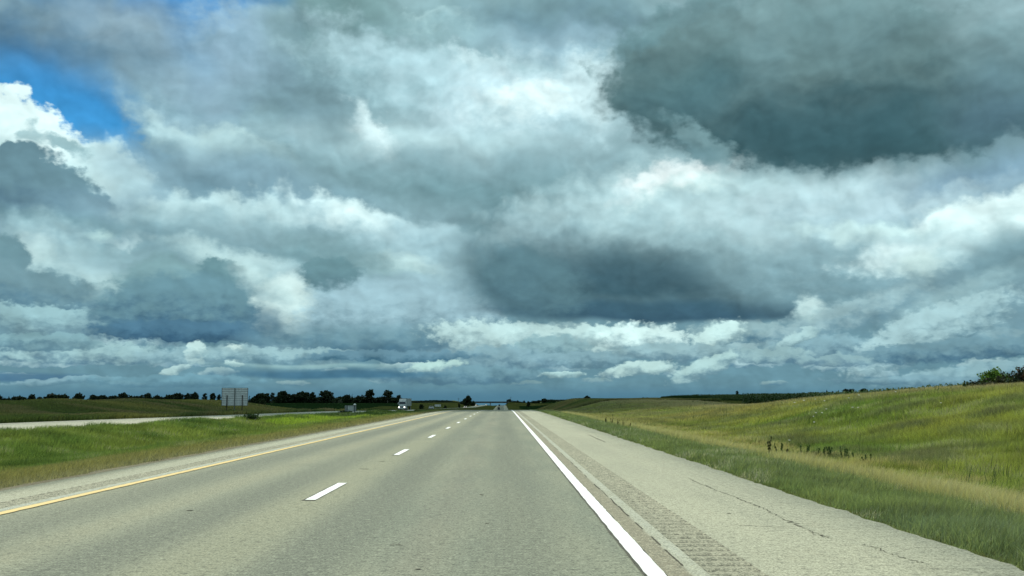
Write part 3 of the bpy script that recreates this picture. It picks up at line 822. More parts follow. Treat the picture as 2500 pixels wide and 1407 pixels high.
# ================================================================== grass and crops
def leaf_mat(name, trans=.45, rough=.6):
    m = bpy.data.materials.new(name); m.use_nodes = True
    t = m.node_tree; T = NT(t); t.nodes.clear()
    a = T.n('ShaderNodeAttribute'); a.attribute_name = 'tint'
    pr = T.n('ShaderNodeBsdfPrincipled'); t.links.new(a.outputs['Color'], pr.inputs['Base Color'])
    pr.inputs['Roughness'].default_value = rough; pr.inputs['Specular IOR Level'].default_value = .15
    tl = T.n('ShaderNodeBsdfTranslucent')
    t.links.new(T.mix(1.0, a.outputs['Color'], (1.25, 1.3, .7, 1), 'MULTIPLY'), tl.inputs[0])
    mx = T.n('ShaderNodeMixShader'); mx.inputs[0].default_value = trans
    t.links.new(pr.outputs[0], mx.inputs[1]); t.links.new(tl.outputs[0], mx.inputs[2])
    o = T.n('ShaderNodeOutputMaterial'); t.links.new(mx.outputs[0], o.inputs[0])
    return m
M['blade'] = leaf_mat('grass_blades'); M['leaf'] = leaf_mat('tree_leaves', .2); M['corn'] = leaf_mat('corn_leaves', .25)

GAIN = np.array([[1.80, 1.70, 2.4]])
def scatter(xlo, xhi, y0, y1, K, dmax):
    """points with density falling with distance; xlo/xhi are functions of y"""
    n = 4000; yy = np.linspace(y0, y1, n); w = np.clip(xhi(yy) - xlo(yy), 0, None)
    dens = np.minimum(dmax, K / yy ** 2) * w
    c = np.cumsum(dens) * (yy[1] - yy[0]); tot = int(c[-1])
    y = np.interp(rng.random(tot) * c[-1], c, yy)
    lo, hi = xlo(y), xhi(y)
    return lo + rng.random(tot) * (hi - lo), y

def blades(name, x, y, h, w, tint, label, cat, tip=None, lean=.35, z=None, bend=True, jit=.22):
    n = len(x)
    z = land(x, y) if z is None else z
    ang = rng.random(n) * math.pi * 2; la = rng.random(n) * math.pi * 2
    ln = np.abs(rng.normal(0, lean, n)) * h
    dx, dy = np.cos(ang) * w / 2, np.sin(ang) * w / 2
    lx, ly = np.cos(la) * ln + .12 * h, np.sin(la) * ln * .8
    b = np.stack([x, y, z - .04], 1); d = np.stack([dx, dy, 0 * dx], 1)
    mid = b + np.stack([lx * .35, ly * .35, h * .6], 1); top = b + np.stack([lx, ly, h], 1)
    V = np.stack([b - d, b + d, mid + d * .8, mid - d * .8, top + d * .12, top - d * .12], 1).reshape(-1, 3)
    i = np.arange(n)[:, None] * 6
    Fc = np.concatenate([i + np.array([[0, 1, 2, 3]]), i + np.array([[3, 2, 4, 5]])])
    tint = np.asarray(tint) * GAIN; tip = None if tip is None else np.asarray(tip) * GAIN
    br = 1 + rng.normal(0, jit, (n, 1)); t0 = np.clip(tint * br, .008, .6)
    t1 = t0 if tip is None else np.clip(tip * br, .008, .6)
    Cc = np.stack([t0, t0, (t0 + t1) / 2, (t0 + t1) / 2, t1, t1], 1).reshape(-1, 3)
    o = link_mesh(name, np_mesh(name, V, Fc, colors=Cc), M['blade'])
    tag(o, label, cat, kind='stuff'); return o

def pick(cond, a, b): return np.where(cond[:, None], a, b)
def lerp3(t, a, b): return a + (b - a) * np.clip(t, 0, 1)[:, None]
A = lambda *c: np.array(c)[None, :]
def bw(y, w0=.007, k=14.0): return w0 * np.maximum(1.0, y / k)

# right verge: short green grass beside the shoulder
x, y = scatter(lambda t: 0 * t + ROAD_R + .02, lambda t: np.minimum(0 * t + 7.6, .6 * t + 4), 6.5, 420, 330000, 1500)
edge = np.clip((x - ROAD_R) / .5, .3, 1)
n1 = hash_noise(x, y, .8, 41); n2 = hash_noise(x, y, 2.2, 42)
tint = lerp3(n1 * 1.1, A(.086, .122, .042), A(.125, .158, .056)); tint = lerp3(n2 * 1.3 - .4, tint, A(.095, .128, .060))
n6 = hash_noise(x, y, .30, 64); tint = tint * (.70 + .65 * n6[:, None])
tuft = hash_noise(x, y, 1.1, 43) > .78
tint = pick(tuft & (rng.random(len(x)) < .35), A(.24, .25, .16), tint)
h = (.10 + .14 * n1 + .07 * rng.random(len(x)) + .14 * np.clip((x - 5.6) / 1.6, 0, 1)) * edge
blades('verge_grass', x, y, h, bw(y), tint, 'short green grass along the right edge of the shoulder', 'grass', lean=.5)
# a few stems creeping over the pavement edge
x, y = scatter(lambda t: 0 * t + ROAD_R - .10, lambda t: 0 * t + ROAD_R + .04, 7, 45, 9000, 60)
sel = hash_noise(x, y, .35, 44) > .55; x, y = x[sel], y[sel]
blades('edge_grass', x, y, .05 + .08 * rng.random(len(x)), bw(y), np.repeat(A(.06, .09, .03), len(x), 0), 'stray grass creeping over the ragged shoulder edge', 'grass', lean=.9)

# the tan belt of tall dry grass in the ditch
x, y = scatter(lambda t: 0 * t + 6.5, lambda t: np.minimum(0 * t + 9.8, .6 * t + 4), 8, 420, 420000, 1600)
c = 7.9 + (hash_noise(0 * y, y, 9, 45) - .5) * 1.0
keep = rng.random(len(x)) < np.clip(1.05 - np.abs(x - c) / 1.2, 0, 1); x, y = x[keep], y[keep]
n1 = hash_noise(x, y, 1.5, 46)
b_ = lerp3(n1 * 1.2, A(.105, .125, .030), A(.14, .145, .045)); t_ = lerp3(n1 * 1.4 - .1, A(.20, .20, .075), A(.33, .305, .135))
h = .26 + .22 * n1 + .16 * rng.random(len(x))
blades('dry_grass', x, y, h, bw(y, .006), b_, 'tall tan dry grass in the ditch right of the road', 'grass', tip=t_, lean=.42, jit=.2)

# the green bank on the right
x, y = scatter(lambda t: 0 * t + 8.6, lambda t: np.minimum(0 * t + 33, .62 * t + 4), 9, 260, 800000, 1800)
n1 = hash_noise(x, y, 5.5, 47); n2 = hash_noise(x, y, 2.0, 48); n3 = hash_noise(x, y, 14, 49); n4 = hash_noise(x, y, .6, 50)
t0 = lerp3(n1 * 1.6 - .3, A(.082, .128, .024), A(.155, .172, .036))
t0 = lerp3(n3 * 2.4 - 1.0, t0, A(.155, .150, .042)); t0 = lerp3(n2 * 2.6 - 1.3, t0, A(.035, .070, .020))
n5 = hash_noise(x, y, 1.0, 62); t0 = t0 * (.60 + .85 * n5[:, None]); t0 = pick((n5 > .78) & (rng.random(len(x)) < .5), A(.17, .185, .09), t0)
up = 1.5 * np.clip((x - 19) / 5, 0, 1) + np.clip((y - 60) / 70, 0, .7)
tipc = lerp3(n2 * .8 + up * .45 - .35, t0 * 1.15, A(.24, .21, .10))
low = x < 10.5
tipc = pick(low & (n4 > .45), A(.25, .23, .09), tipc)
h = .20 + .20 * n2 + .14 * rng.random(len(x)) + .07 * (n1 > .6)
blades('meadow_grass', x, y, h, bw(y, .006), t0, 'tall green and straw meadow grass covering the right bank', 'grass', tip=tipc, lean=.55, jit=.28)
# darker coarse stems scattered through it
x, y = scatter(lambda t: 0 * t + 9.2, lambda t: np.minimum(0 * t + 30, .62 * t + 4), 10, 180, 3500, 20)
n1 = hash_noise(x, y, 3.3, 51); k = rng.random(len(x)) < np.clip(n1 * 2.4 - .9, .05, 1); x, y = x[k], y[k]
blades('coarse_stems', x, y, .40 + .28 * rng.random(len(x)), bw(y, .009), np.repeat(A(.030, .055, .020), len(x), 0), 'dark coarse stems standing in the meadow grass', 'grass', lean=.16)
# tan seed stems standing over the bank
x, y = scatter(lambda t: 0 * t + 9.5, lambda t: np.minimum(0 * t + 31, .62 * t + 4), 10, 200, 22000, 50)
n1 = hash_noise(x, y, 4.0, 66); k = rng.random(len(x)) < np.clip(n1 * 2.2 - .7 + np.clip((x - 18) / 10, 0, .8), .05, 1); x, y = x[k], y[k]
blades('seed_stems', x, y, .34 + .24 * rng.random(len(x)), bw(y, .0055), np.repeat(A(.10, .115, .035), len(x), 0), 'thin straw-coloured seed stems over the green bank', 'grass', tip=np.repeat(A(.19, .18, .085), len(x), 0), lean=.4)
x, y = scatter(lambda t: 0 * t + 8.8, lambda t: 0 * t + 11.2, 16, 60, 40000, 120)
n1 = hash_noise(x, y, 1.6, 63); k = rng.random(len(x)) < np.clip(n1 * 3.2 - 1.6, 0, 1); x, y = x[k], y[k]
blades('coarse_stems', x, y, .28 + .24 * rng.random(len(x)), bw(y, .008), np.repeat(A(.030, .052, .020), len(x), 0), 'dark clumps of stems just behind the dry grass belt', 'grass', lean=.2)
# far part of the bank, brown-olive
x, y = scatter(lambda t: 0 * t + 8, lambda t: 0 * t + 48, 240, 640, 3600000, 60)
n1 = hash_noise(x, y, 22, 52); n2 = hash_noise(x, y, 9, 53)
t0 = lerp3(n1 * 1.8 - .4, A(.085, .105, .030), A(.150, .130, .050)); t0 = lerp3(n2 * 2.4 - 1.4, t0, A(.035, .055, .022))
blades('bank_grass', x, y, .4 + .5 * n2, bw(y, .010), t0, 'olive and brown grass on the far right hillside', 'grass')

# median
x, y = scatter(lambda t: 0 * t - 20.9, lambda t: 0 * t - 10.2, 16, 330, 620000, 1000)
ok = x > opp_c(y) + 5.0; x, y = x[ok], y[ok]
n1 = hash_noise(x, y, 5, 54); n2 = hash_noise(x, y, 2, 55); n3 = hash_noise(x, y, 12, 56)
t0 = lerp3(n1 * 1.5 - .2, A(.066, .108, .024), A(.112, .148, .034)); t0 = lerp3(n2 * 2 - 1.2, t0, A(.035, .075, .018)); t0 = lerp3(n3 * 2.4 - 1.5, t0, A(.15, .17, .05))
e = np.clip((-9.8 - x) / 1.6, 0, 1); t0 = lerp3(e, A(.130, .138, .045), t0)
n5 = hash_noise(x, y, 1.1, 65); t0 = t0 * (.72 + .6 * n5[:, None]); t0 = pick((n5 > .80) & (rng.random(len(x)) < .45), A(.15, .165, .085), t0)
h = (.16 + .26 * n2 + .14 * rng.random(len(x))) * (.55 + .45 * e)
blades('median_grass', x, y, h, bw(y, .0075), t0, 'lush green grass filling the median', 'grass', lean=.4)
x, y = scatter(lambda t: 0 * t - 30, lambda t: 0 * t - 10, 330, 900, 1500000, 30)
ok = x > opp_c(y) + 5.5; x, y = x[ok], y[ok]
blades('median_grass', x, y, .3 + .3 * rng.random(len(x)), bw(y, .011), lerp3(hash_noise(x, y, 20, 57), A(.06, .085, .025), A(.10, .10, .04)), 'darker grass of the median beyond the rise', 'grass')
x, y = scatter(lambda t: 0 * t - 10.8, lambda t: 0 * t - 8.0, 14, 330, 520000, 1100)
e = np.clip((-8.3 - x) / 1.6, 0, 1); k = rng.random(len(x)) < 0.10 + .9 * e ** 1.5; x, y, e = x[k], y[k], e[k]
t0 = lerp3(e * 1.1, A(.17, .165, .10), A(.145, .145, .052))
blades('verge_grass', x, y, .06 + .22 * e * (0.6 + .4 * rng.random(len(x))), bw(y), t0, 'thin dry grass on the gravelly left edge of the road', 'grass', lean=.5)
# bright yellow-green reeds
x, y = scatter(lambda t: 0 * t - 19.5, lambda t: 0 * t - 11.0, 60, 130, 700000, 300)
d = ((x + 15.0) / 3.4) ** 2 + ((y - 92) / 22) ** 2 + (hash_noise(x, y, 4, 77) - .5) * .9; k = rng.random(len(x)) < np.clip(1.35 - d * 1.1, 0, 1) ** 1.3; x, y, d = x[k], y[k], d[k]
t0 = lerp3(hash_noise(x, y, 1.2, 58), A(.115, .185, .022), A(.165, .215, .030))
blades('reeds', x, y, (.30 + .32 * rng.random(len(x))) * np.clip(1.25 - d * .6, .4, 1), bw(y, .007), t0, 'bright yellow-green reeds standing in the median', 'reeds', tip=np.clip(t0 * 1.1, 0, .5), lean=.2)
# left bank beyond the opposite road
x, y = scatter(lambda t: opp_c(t) - 48, lambda t: opp_c(t) - 5.6, 55, 300, 900000, 300)
n1 = hash_noise(x, y, 16, 59); n2 = hash_noise(x, y, 6, 60)
t0 = lerp3(n1 * 2.0 - .5, A(.050, .075, .020), A(.120, .120, .035)); t0 = lerp3(n2 * 2 - 1.2, t0, A(.16, .13, .06))
blades('bank_grass', x, y, .35 + .35 * n2 + .15 * rng.random(len(x)), bw(y, .009), t0, 'dark olive grass on the left bank behind the opposite road', 'grass')

# ---- corn on the right: plants over a closed canopy
def corn(name, x, y, hh, lab, wid=1.0, zoff=0.0):
    n = len(x); z = land(x, y, False) + zoff; V = []; Fc = []; Cc = []
    i0 = 0
    ang = rng.random(n) * 6.28; base = lerp3(rng.random(n), A(.020, .048, .015), A(.032, .066, .019))
    def quads(p0, p1, p2, wd, c):
        nonlocal i0
        d = np.stack([-(p2 - p0)[:, 1], (p2 - p0)[:, 0], 0 * p0[:, 0]], 1); d /= np.linalg.norm(d, axis=1, keepdims=True) + 1e-6
        d = d * wd / 2
        v = np.stack([p0 - d * .6, p0 + d * .6, p1 + d, p1 - d, p2 + d * .1, p2 - d * .1], 1).reshape(-1, 3)
        i = i0 + np.arange(n)[:, None] * 6
        V.append(v); Fc.append(np.concatenate([i + np.array([[0, 1, 2, 3]]), i + np.array([[3, 2, 4, 5]])])); Cc.append(np.repeat(c, 6, 0)); i0 += 6 * n
    P0 = np.stack([x, y, z], 1); H = hh * (.9 + .2 * rng.random(n))
    up = lambda f: P0 + np.stack([0 * x, 0 * x, H * f], 1)
    e = np.stack([np.cos(ang) * .02, np.sin(ang) * .02, 0 * x], 1)
    quads(P0, up(.55) + e, up(1.0) + 2 * e, .05 * wid, base * 1.1)
    for k, f in enumerate((.30, .45, .6, .74, .86)):
        a = ang + k * 2.6 + rng.normal(0, .3, n); L_ = (.75 - .25 * f) * (.8 + .4 * rng.random(n)) * (1 + .4 * (wid - 1))
        o1 = np.stack([np.cos(a) * L_ * .5, np.sin(a) * L_ * .5, H * .13], 1); o2 = np.stack([np.cos(a) * L_, np.sin(a) * L_, H * (.02 - .10 * rng.random(n))], 1)
        quads(up(f), up(f) + o1, up(f) + o2, .10 * wid, base * (1 + .25 * rng.random((n, 1))))
    quads(up(.96), up(1.04), up(1.12), .07 * wid, np.repeat(A(.12, .11, .05), n, 0))
    o = link_mesh(name, np_mesh(name, np.concatenate(V), np.concatenate(Fc), colors=np.concatenate(Cc)), M['corn'])
    return tag(o, lab, 'corn', kind='stuff')
x, y = scatter(lambda t: np.interp(t, [150, 200], [33, 62]), lambda t: np.interp(t, [150, 200], [46, 76]), 52, 330, 110000, 9)
x = np.round(x / .76) * .76 + rng.normal(0, .05, len(x))
corn('corn_crop', x, y, 1.75, 'near rows of dark green corn behind the right bank', 1.15)
x, y = scatter(lambda t: np.where(t < 190, 66, 66 + (t - 190) * .10), lambda t: np.minimum(330, .42 * t + 60), 60, 1000, 10000, .5)
corn('corn_crop', x, y, 2.1, 'dark green corn field reaching to the skyline on the right', 5.0, .1)
yc = np.concatenate([np.arange(62, 330, 8), np.arange(330, 1001, 25)])
xc0 = np.where(yc < 190, np.interp(yc, [150, 190], [36, 62]), 62 + (yc - 190) * .10)
t_ = np.concatenate([[0, .002], np.linspace(.02, .998, 26), [1]])
X = xc0[:, None] + (420 - xc0[:, None]) * t_[None, :]; Y = np.repeat(yc[:, None], len(t_), 1)
Z = land(X, Y, False) + 1.45 + (hash_noise(X, Y, 4, 61) - .5) * .3; Z[:, 0] -= 1.6; Z[:, -1] -= 1.6; Z[0] -= 1.6; Z[-1] -= 1.6
tag(link_mesh('corn_canopy', grid_mesh('corn_canopy', X, Y, Z), M['crop']), 'closed top of the dark green corn field', 'corn', kind='stuff')
# low crop fields far off
def field(name, xa, xb, ya, yb, lift, m, lab, n=24, crop=True):
    yy = np.linspace(ya, yb, 30); t = np.linspace(0, 1, n)
    X = xa(yy)[:, None] + (xb(yy) - xa(yy))[:, None] * t; Y = np.repeat(yy[:, None], n, 1)
    Z = land(X, Y, False) + lift; Z[:, 0] -= lift + .1; Z[:, -1] -= lift + .1; Z[0] -= lift + .1; Z[-1] -= lift + .1
    tag(link_mesh(name, grid_mesh(name, X, Y, Z), m), lab, 'crop field', kind='stuff')
field('crop_field', lambda t: 0 * t - 700, lambda t: np.maximum(-38 - (t - 400) * .075, -101), 395, 1260, .5, M['crop'], 'flat dark green crop field beyond the opposite road')
field('crop_field', lambda t: .014 * t, lambda t: .12 * t, 980, 2350, .5, M['crop'], 'flat dark green field right of the overpass')
def woods(name, pts, D, h0, h1, n, lab, seed):
    rs = np.random.default_rng(seed); t = rs.random(n)
    x = pts[0] + (pts[1] - pts[0]) * t; y = D + rs.normal(0, 25, n); prof = hash_noise(x, 0, 45, seed) * .6 + hash_noise(x, 0, 14, seed + 1) * .4
    h = h0 + (h1 - h0) * prof; z = land(x, y, False) + rs.random(n) ** .7 * h
    c = np.stack([x, y, z], 1); s = (1.5 + 2.2 * rs.random((n, 1))); a = rs.random(n) * 3.14
    u = np.stack([np.cos(a), np.sin(a) * .4, rs.normal(0, .3, n)], 1); w = np.stack([0 * a, 0 * a + .3, 0 * a + .7], 1)
    V = np.stack([c - u * s, c + w * s, c + u * s, c - w * s], 1).reshape(-1, 3)
    col_ = np.repeat(np.array([[.018, .030, .018]]) * (1 + rs.normal(0, .25, (n, 1))), 4, 0)
    tag(link_mesh(name, np_mesh(name, V, np.arange(n * 4).reshape(n, 4), colors=np.clip(col_, .004, 1)), M['leaf']), lab, 'woods', kind='stuff')
woods('far_woods', (-900, -66), 2400, 1.5, 5.0, 9000, 'thin dark line of far woods on the horizon left of the overpass', 81)
woods('far_woods', (60, 900), 3500, 2.0, 6.5, 9000, 'thin dark line of far woods on the horizon right of the overpass', 82)
field('pale_field', lambda t: .027 * t, lambda t: .075 * t, 2450, 3300, .6, M['stubble'], 'thin pale field behind the dark one right of the overpass')

# ================================================================== trees and bushes
M['bark'] = mat('bark', (.05, .042, .032), .95, vary=.3, scale=2)
M['pale_bark'] = mat('pale_bark', (.16, .15, .13), .95, vary=.3, scale=2)
def leaves(name, blobs, size, n, tint, parent, rs, up=.3):
    """blobs: (x, y, z, rx, ry, rz) lobes of the crown, filled with leaf clumps near their surfaces"""
    wts = np.array([b[3] * b[5] for b in blobs]); wts = wts / wts.sum()
    k = rs.choice(len(blobs), n, p=wts); B = np.array(blobs)[k]
    d = rs.normal(0, 1, (n, 3)); d /= np.linalg.norm(d, axis=1, keepdims=True); r = rs.random((n, 1)) ** .45
    r = r * (1 + .18 * rs.normal(0, 1, (n, 1)))
    c = B[:, :3] + d * r * B[:, 3:]
    u = rs.normal(0, 1, (n, 3)); u /= np.linalg.norm(u, axis=1, keepdims=True); w = np.cross(u, rs.normal(0, 1, (n, 3))); w /= np.linalg.norm(w, axis=1, keepdims=True)
    s = size * (.5 + rs.random((n, 1)))
    V = np.stack([c - u * s, c + w * s * .7, c + u * s, c - w * s * .7], 1).reshape(-1, 3)
    Fc = np.arange(n * 4).reshape(n, 4)
    col_ = np.repeat(np.array(tint)[None, :] * (1 + rs.normal(0, .25, (n, 1))), 4, 0)
    return link_mesh(name, np_mesh(name, V, Fc, colors=np.clip(col_, .004, .5)), M['leaf'], parent)

def tree(name, x, y, h, w, label, group=None, kind='round', seed=0, tint=(.022, .036, .018), cat='tree', dens=1.0, base=None, bark='bark'):
    rs = np.random.default_rng(1000 + seed)
    z = float(land(x, y)) if base is None else base
    root = empty(name, (x, y, z - .1), 0, label, cat, group)
    mb = MB(); th = {'round': .13, 'broad': .12, 'tall': .34, 'conifer': .12, 'bush': .08, 'bare': .3, 'mound': .05, 'slender': .35}[kind]
    r0 = max(.06, h * .028)
    lean = rs.normal(0, .02, 2) * h
    mb.tube((0, 0, 0), (lean[0] * .5, lean[1] * .5, h * th), r0, r0 * .75)
    mb.tube((lean[0] * .5, lean[1] * .5, h * th), (lean[0], lean[1], h * (.9 if kind != 'bush' else .7)), r0 * .75, r0 * .15)
    blobs = []
    nb = {'round': 9, 'broad': 12, 'tall': 9, 'conifer': 7, 'bush': 8, 'bare': 8, 'mound': 10, 'slender': 7}[kind]
    for i in range(nb):
        f = (i + .5) / nb; a = i * 2.4 + rs.random()
        if kind == 'conifer':
            zc = h * (.12 + .82 * f); rr = w * .5 * (1 - f) * .9 + w * .04
            blobs.append((0, 0, zc, rr, rr, h * .09))
            tip = (math.cos(a) * rr, math.sin(a) * rr, zc)
        else:
            prof = math.sin(math.pi * min(1, (f * .85 + .12))) ** .6
            z0 = th * .75 if kind not in ('bush', 'mound') else .05
            zc = h * (z0 + (.90 - z0) * f)
            rad = w * .5 * prof * rs.uniform(.35, .62)
            if kind == 'mound': rad = w * .5 * rs.uniform(.1, .8); zc = h * rs.uniform(.3, .68)
            tip = (math.cos(a) * rad, math.sin(a) * rad, zc)
            br = w * .5 * rs.uniform(.34, .52) * (.75 + .4 * prof)
            blobs.append((tip[0], tip[1], min(zc, h - br * .7) if kind != 'mound' else zc, br, br, min(br * rs.uniform(.6, .85), h * .2) if kind != 'mound' else h * .33))
        if kind not in ('conifer',):
            zs = h * min(.85, max(th * .8, (zc / h) - .22))
            mb.tube((lean[0] * zs / h, lean[1] * zs / h, zs), tip, r0 * .38, r0 * .1, n=5)
            if kind in ('bare', 'slender'):
                for q in range(4):
                    t2 = (tip[0] * rs.uniform(.8, 1.5), tip[1] * rs.uniform(.8, 1.5), tip[2] + h * rs.uniform(.02, .16))
                    mb.tube(tuple(v * .75 + zs * .25 * (j == 2) for j, v in enumerate(tip)), t2, r0 * .14, r0 * .05, n=4)
    mb.build('trunk', M[bark], root)
    n = int({'bare': 90, 'slender': 420}.get(kind, 1500) * dens)
    leaves('crown', blobs, max(.05, w * (.07 if kind != 'bare' else .03)), n, tint, root, rs)
    return root

def far_tree(X, top, wpx, D, label, group, kind='round', seed=0, name=None, **kw):
    x = xw(X, D); z = float(land(x, D)); h = zw(top, D) - z; w = wpx / F * D
    return tree(name or 'tree', x, D, h, w, label, group, kind, seed, **kw)

G_L = 'trees along the skyline above the left bank'
LT = [ # X, top, width px, distance, kind, label
 (9, 965, 19, 1250, 'broad', 'round dark tree at the far left end of the skyline'),
 (28, 971, 16, 1330, 'mound', 'low dark scrub just right of the leftmost tree'),
 (57, 970, 34, 1330, 'mound', 'long low thicket between the leftmost tree and the first tall crown'),
 (88, 963, 23, 1240, 'round', 'first tall rounded crown counted from the left edge'),
 (107, 970, 12, 1320, 'mound', 'small low bush right of the first tall crown'),
 (143, 966, 42, 1260, 'mound', 'long flat-topped thicket left of the gap in the skyline'),
 (176, 972, 24, 1400, 'mound', 'very low hedge between the flat thicket and the pointed tree'),
 (200, 961, 27, 1230, 'round', 'pointed dark tree standing apart near the low hedge'),
 (236, 964, 25, 1280, 'broad', 'left half of the wide pair of crowns right of the pointed tree'),
 (257, 965, 26, 1290, 'broad', 'right half of the wide pair of crowns right of the pointed tree'),
 (285, 968, 24, 1340, 'mound', 'low scrub before the tall dome-shaped tree'),
 (308, 959, 24, 1220, 'broad', 'tall dome-shaped tree above the middle of the left bank'),
 (333, 967, 26, 1350, 'mound', 'low dip of scrub right of the dome-shaped tree'),
 (352, 963, 16, 1270, 'round', 'short tree at the left foot of the slanted crown'),
 (367, 960, 22, 1250, 'broad', 'slanted dark crown rising to the right'),
 (388, 965, 20, 1300, 'round', 'small tree right of the slanted crown'),
 (404, 970, 14, 1390, 'mound', 'tiny low bush in the dip left of the long dark grove'),
 (420, 964, 24, 1290, 'broad', 'left end of the long dark grove left of the big sign'),
 (440, 960, 28, 1250, 'broad', 'highest crown of the long dark grove left of the big sign'),
 (464, 960, 18, 1260, 'broad', 'left crown of the flat-topped block near the big sign'),
 (481, 958, 20, 1230, 'broad', 'right crown of the flat-topped block near the big sign'),
 (505, 959, 14, 1240, 'round', 'small ball-shaped tree on the bank crest near the big sign'),
 (524, 959, 16, 1260, 'tall', 'umbrella-shaped tree on bare trunks left of the big sign'),
 (540, 962, 11, 1280, 'tall', 'narrow tree touching the left edge of the big sign'),
 (613, 965, 5, 1280, 'round', 'tiny crown peeping out right of the big sign'),
 (622, 973, 13, 1350, 'mound', 'low bush between the big sign and the first grove'),
]
for i, (X, tp, wp, D, kd, lb) in enumerate(LT):
    if kd == 'mound': tp, wp = tp - 1.5, wp * 1.3
    far_tree(X, tp, wp * 1.1, D, lb, G_L, kd, i, bark='pale_bark' if 'bare trunks' in lb else 'bark')
G_M = 'trees behind the dark field left of the truck'
MT = [
 (640, 962, 24, 1290, 'round', 'left crown of the first grove right of the big sign'),
 (655, 962, 16, 1300, 'round', 'right crown of the first grove right of the big sign'),
 (669, 957, 16, 1310, 'slender', 'tall thin tree with a forked top and see-through trunk'),
 (680, 974, 14, 1340, 'mound', 'low scrub under the tall forked tree'),
 (695, 957, 26, 1300, 'broad', 'big crown right of the tall forked tree'),
 (707, 963, 16, 1310, 'round', 'smaller crown leaning against the big one right of the forked tree'),
 (722, 964, 20, 1300, 'broad', 'left shoulder of the broad central grove'),
 (740, 958, 26, 1290, 'broad', 'flat-topped tall crown of the broad central grove'),
 (753, 959, 18, 1300, 'tall', 'tall crown right of the flat-topped one in the central grove'),
 (766, 958, 17, 1290, 'tall', 'last crown at the right end of the central grove'),
 (780, 964, 13, 1330, 'bare', 'thin nearly leafless tree right of the central grove'),
 (798, 956, 26, 1290, 'broad', 'single wide rounded crown right of the leafless tree'),
 (809, 963, 14, 1300, 'round', 'lower right lobe tree beside the single wide crown'),
 (818, 965, 10, 1340, 'bare', 'wispy bare tree right of the single wide crown'),
 (790, 975, 30, 1360, 'mound', 'low dark hedge under the single wide crown'),
 (828, 976, 26, 1360, 'mound', 'low dark hedge in the gap left of the small sign'),
 (850, 966, 20, 1300, 'broad', 'dense crown left above the small sign'),
 (862, 962, 16, 1310, 'bare', 'spiky thin crown above the small sign'),
 (877, 968, 16, 1300, 'round', 'low round crown right above the small sign'),
 (887, 963, 10, 1310, 'slender', 'thin upright tree left of the tall oval one'),
 (905, 951, 23, 1280, 'tall', 'tallest oval crown left of the white truck'),
 (900, 974, 26, 1300, 'mound', 'dark scrub under the tallest oval crown'),
 (920, 976, 12, 1330, 'mound', 'small bush between the two tallest trees'),
 (933, 971, 20, 1300, 'broad', 'dark rounded thicket at the left foot of the open-crowned tree'),
 (948, 953, 27, 1280, 'slender', 'tall open-crowned tree with a pale trunk near the truck'),
 (962, 966, 10, 1350, 'bare', 'faint thin tree between the open-crowned one and the truck'),
 (967, 974, 18, 1300, 'mound', 'dark thicket just left of the white truck'),
 (975, 966, 12, 1300, 'round', 'ragged crown rising above the cab of the white truck'),
 (715, 975, 60, 1345, 'mound', 'long dark hedge closing the foot of the central grove'),
 (760, 974, 50, 1350, 'mound', 'dark hedge under the right end of the central grove'),
 (865, 975, 60, 1345, 'mound', 'long dark hedge behind the small sign'),
 (945, 977, 60, 1345, 'mound', 'long dark hedge left of the truck'),
]
for i, (X, tp, wp, D, kd, lb) in enumerate(MT):
    if kd == 'mound': tp, wp = tp - 2.0, wp * 1.3
    far_tree(X, tp - (1.8 if kd in ('round', 'broad') else .8), wp * (1.42 if kd in ('round', 'broad') else 1.2), D, lb, G_M, kd, 50 + i, bark='pale_bark' if 'pale trunk' in lb else 'bark', dens=1.3 if kd == 'slender' else 1.0)
far_tree(645, 975, 20, 700, 'mid-green bush in front of the first grove right of the big sign', None, 'bush', 90, name='bush', cat='bush', tint=(.035, .055, .022))
G_C = 'trees around the overpass'
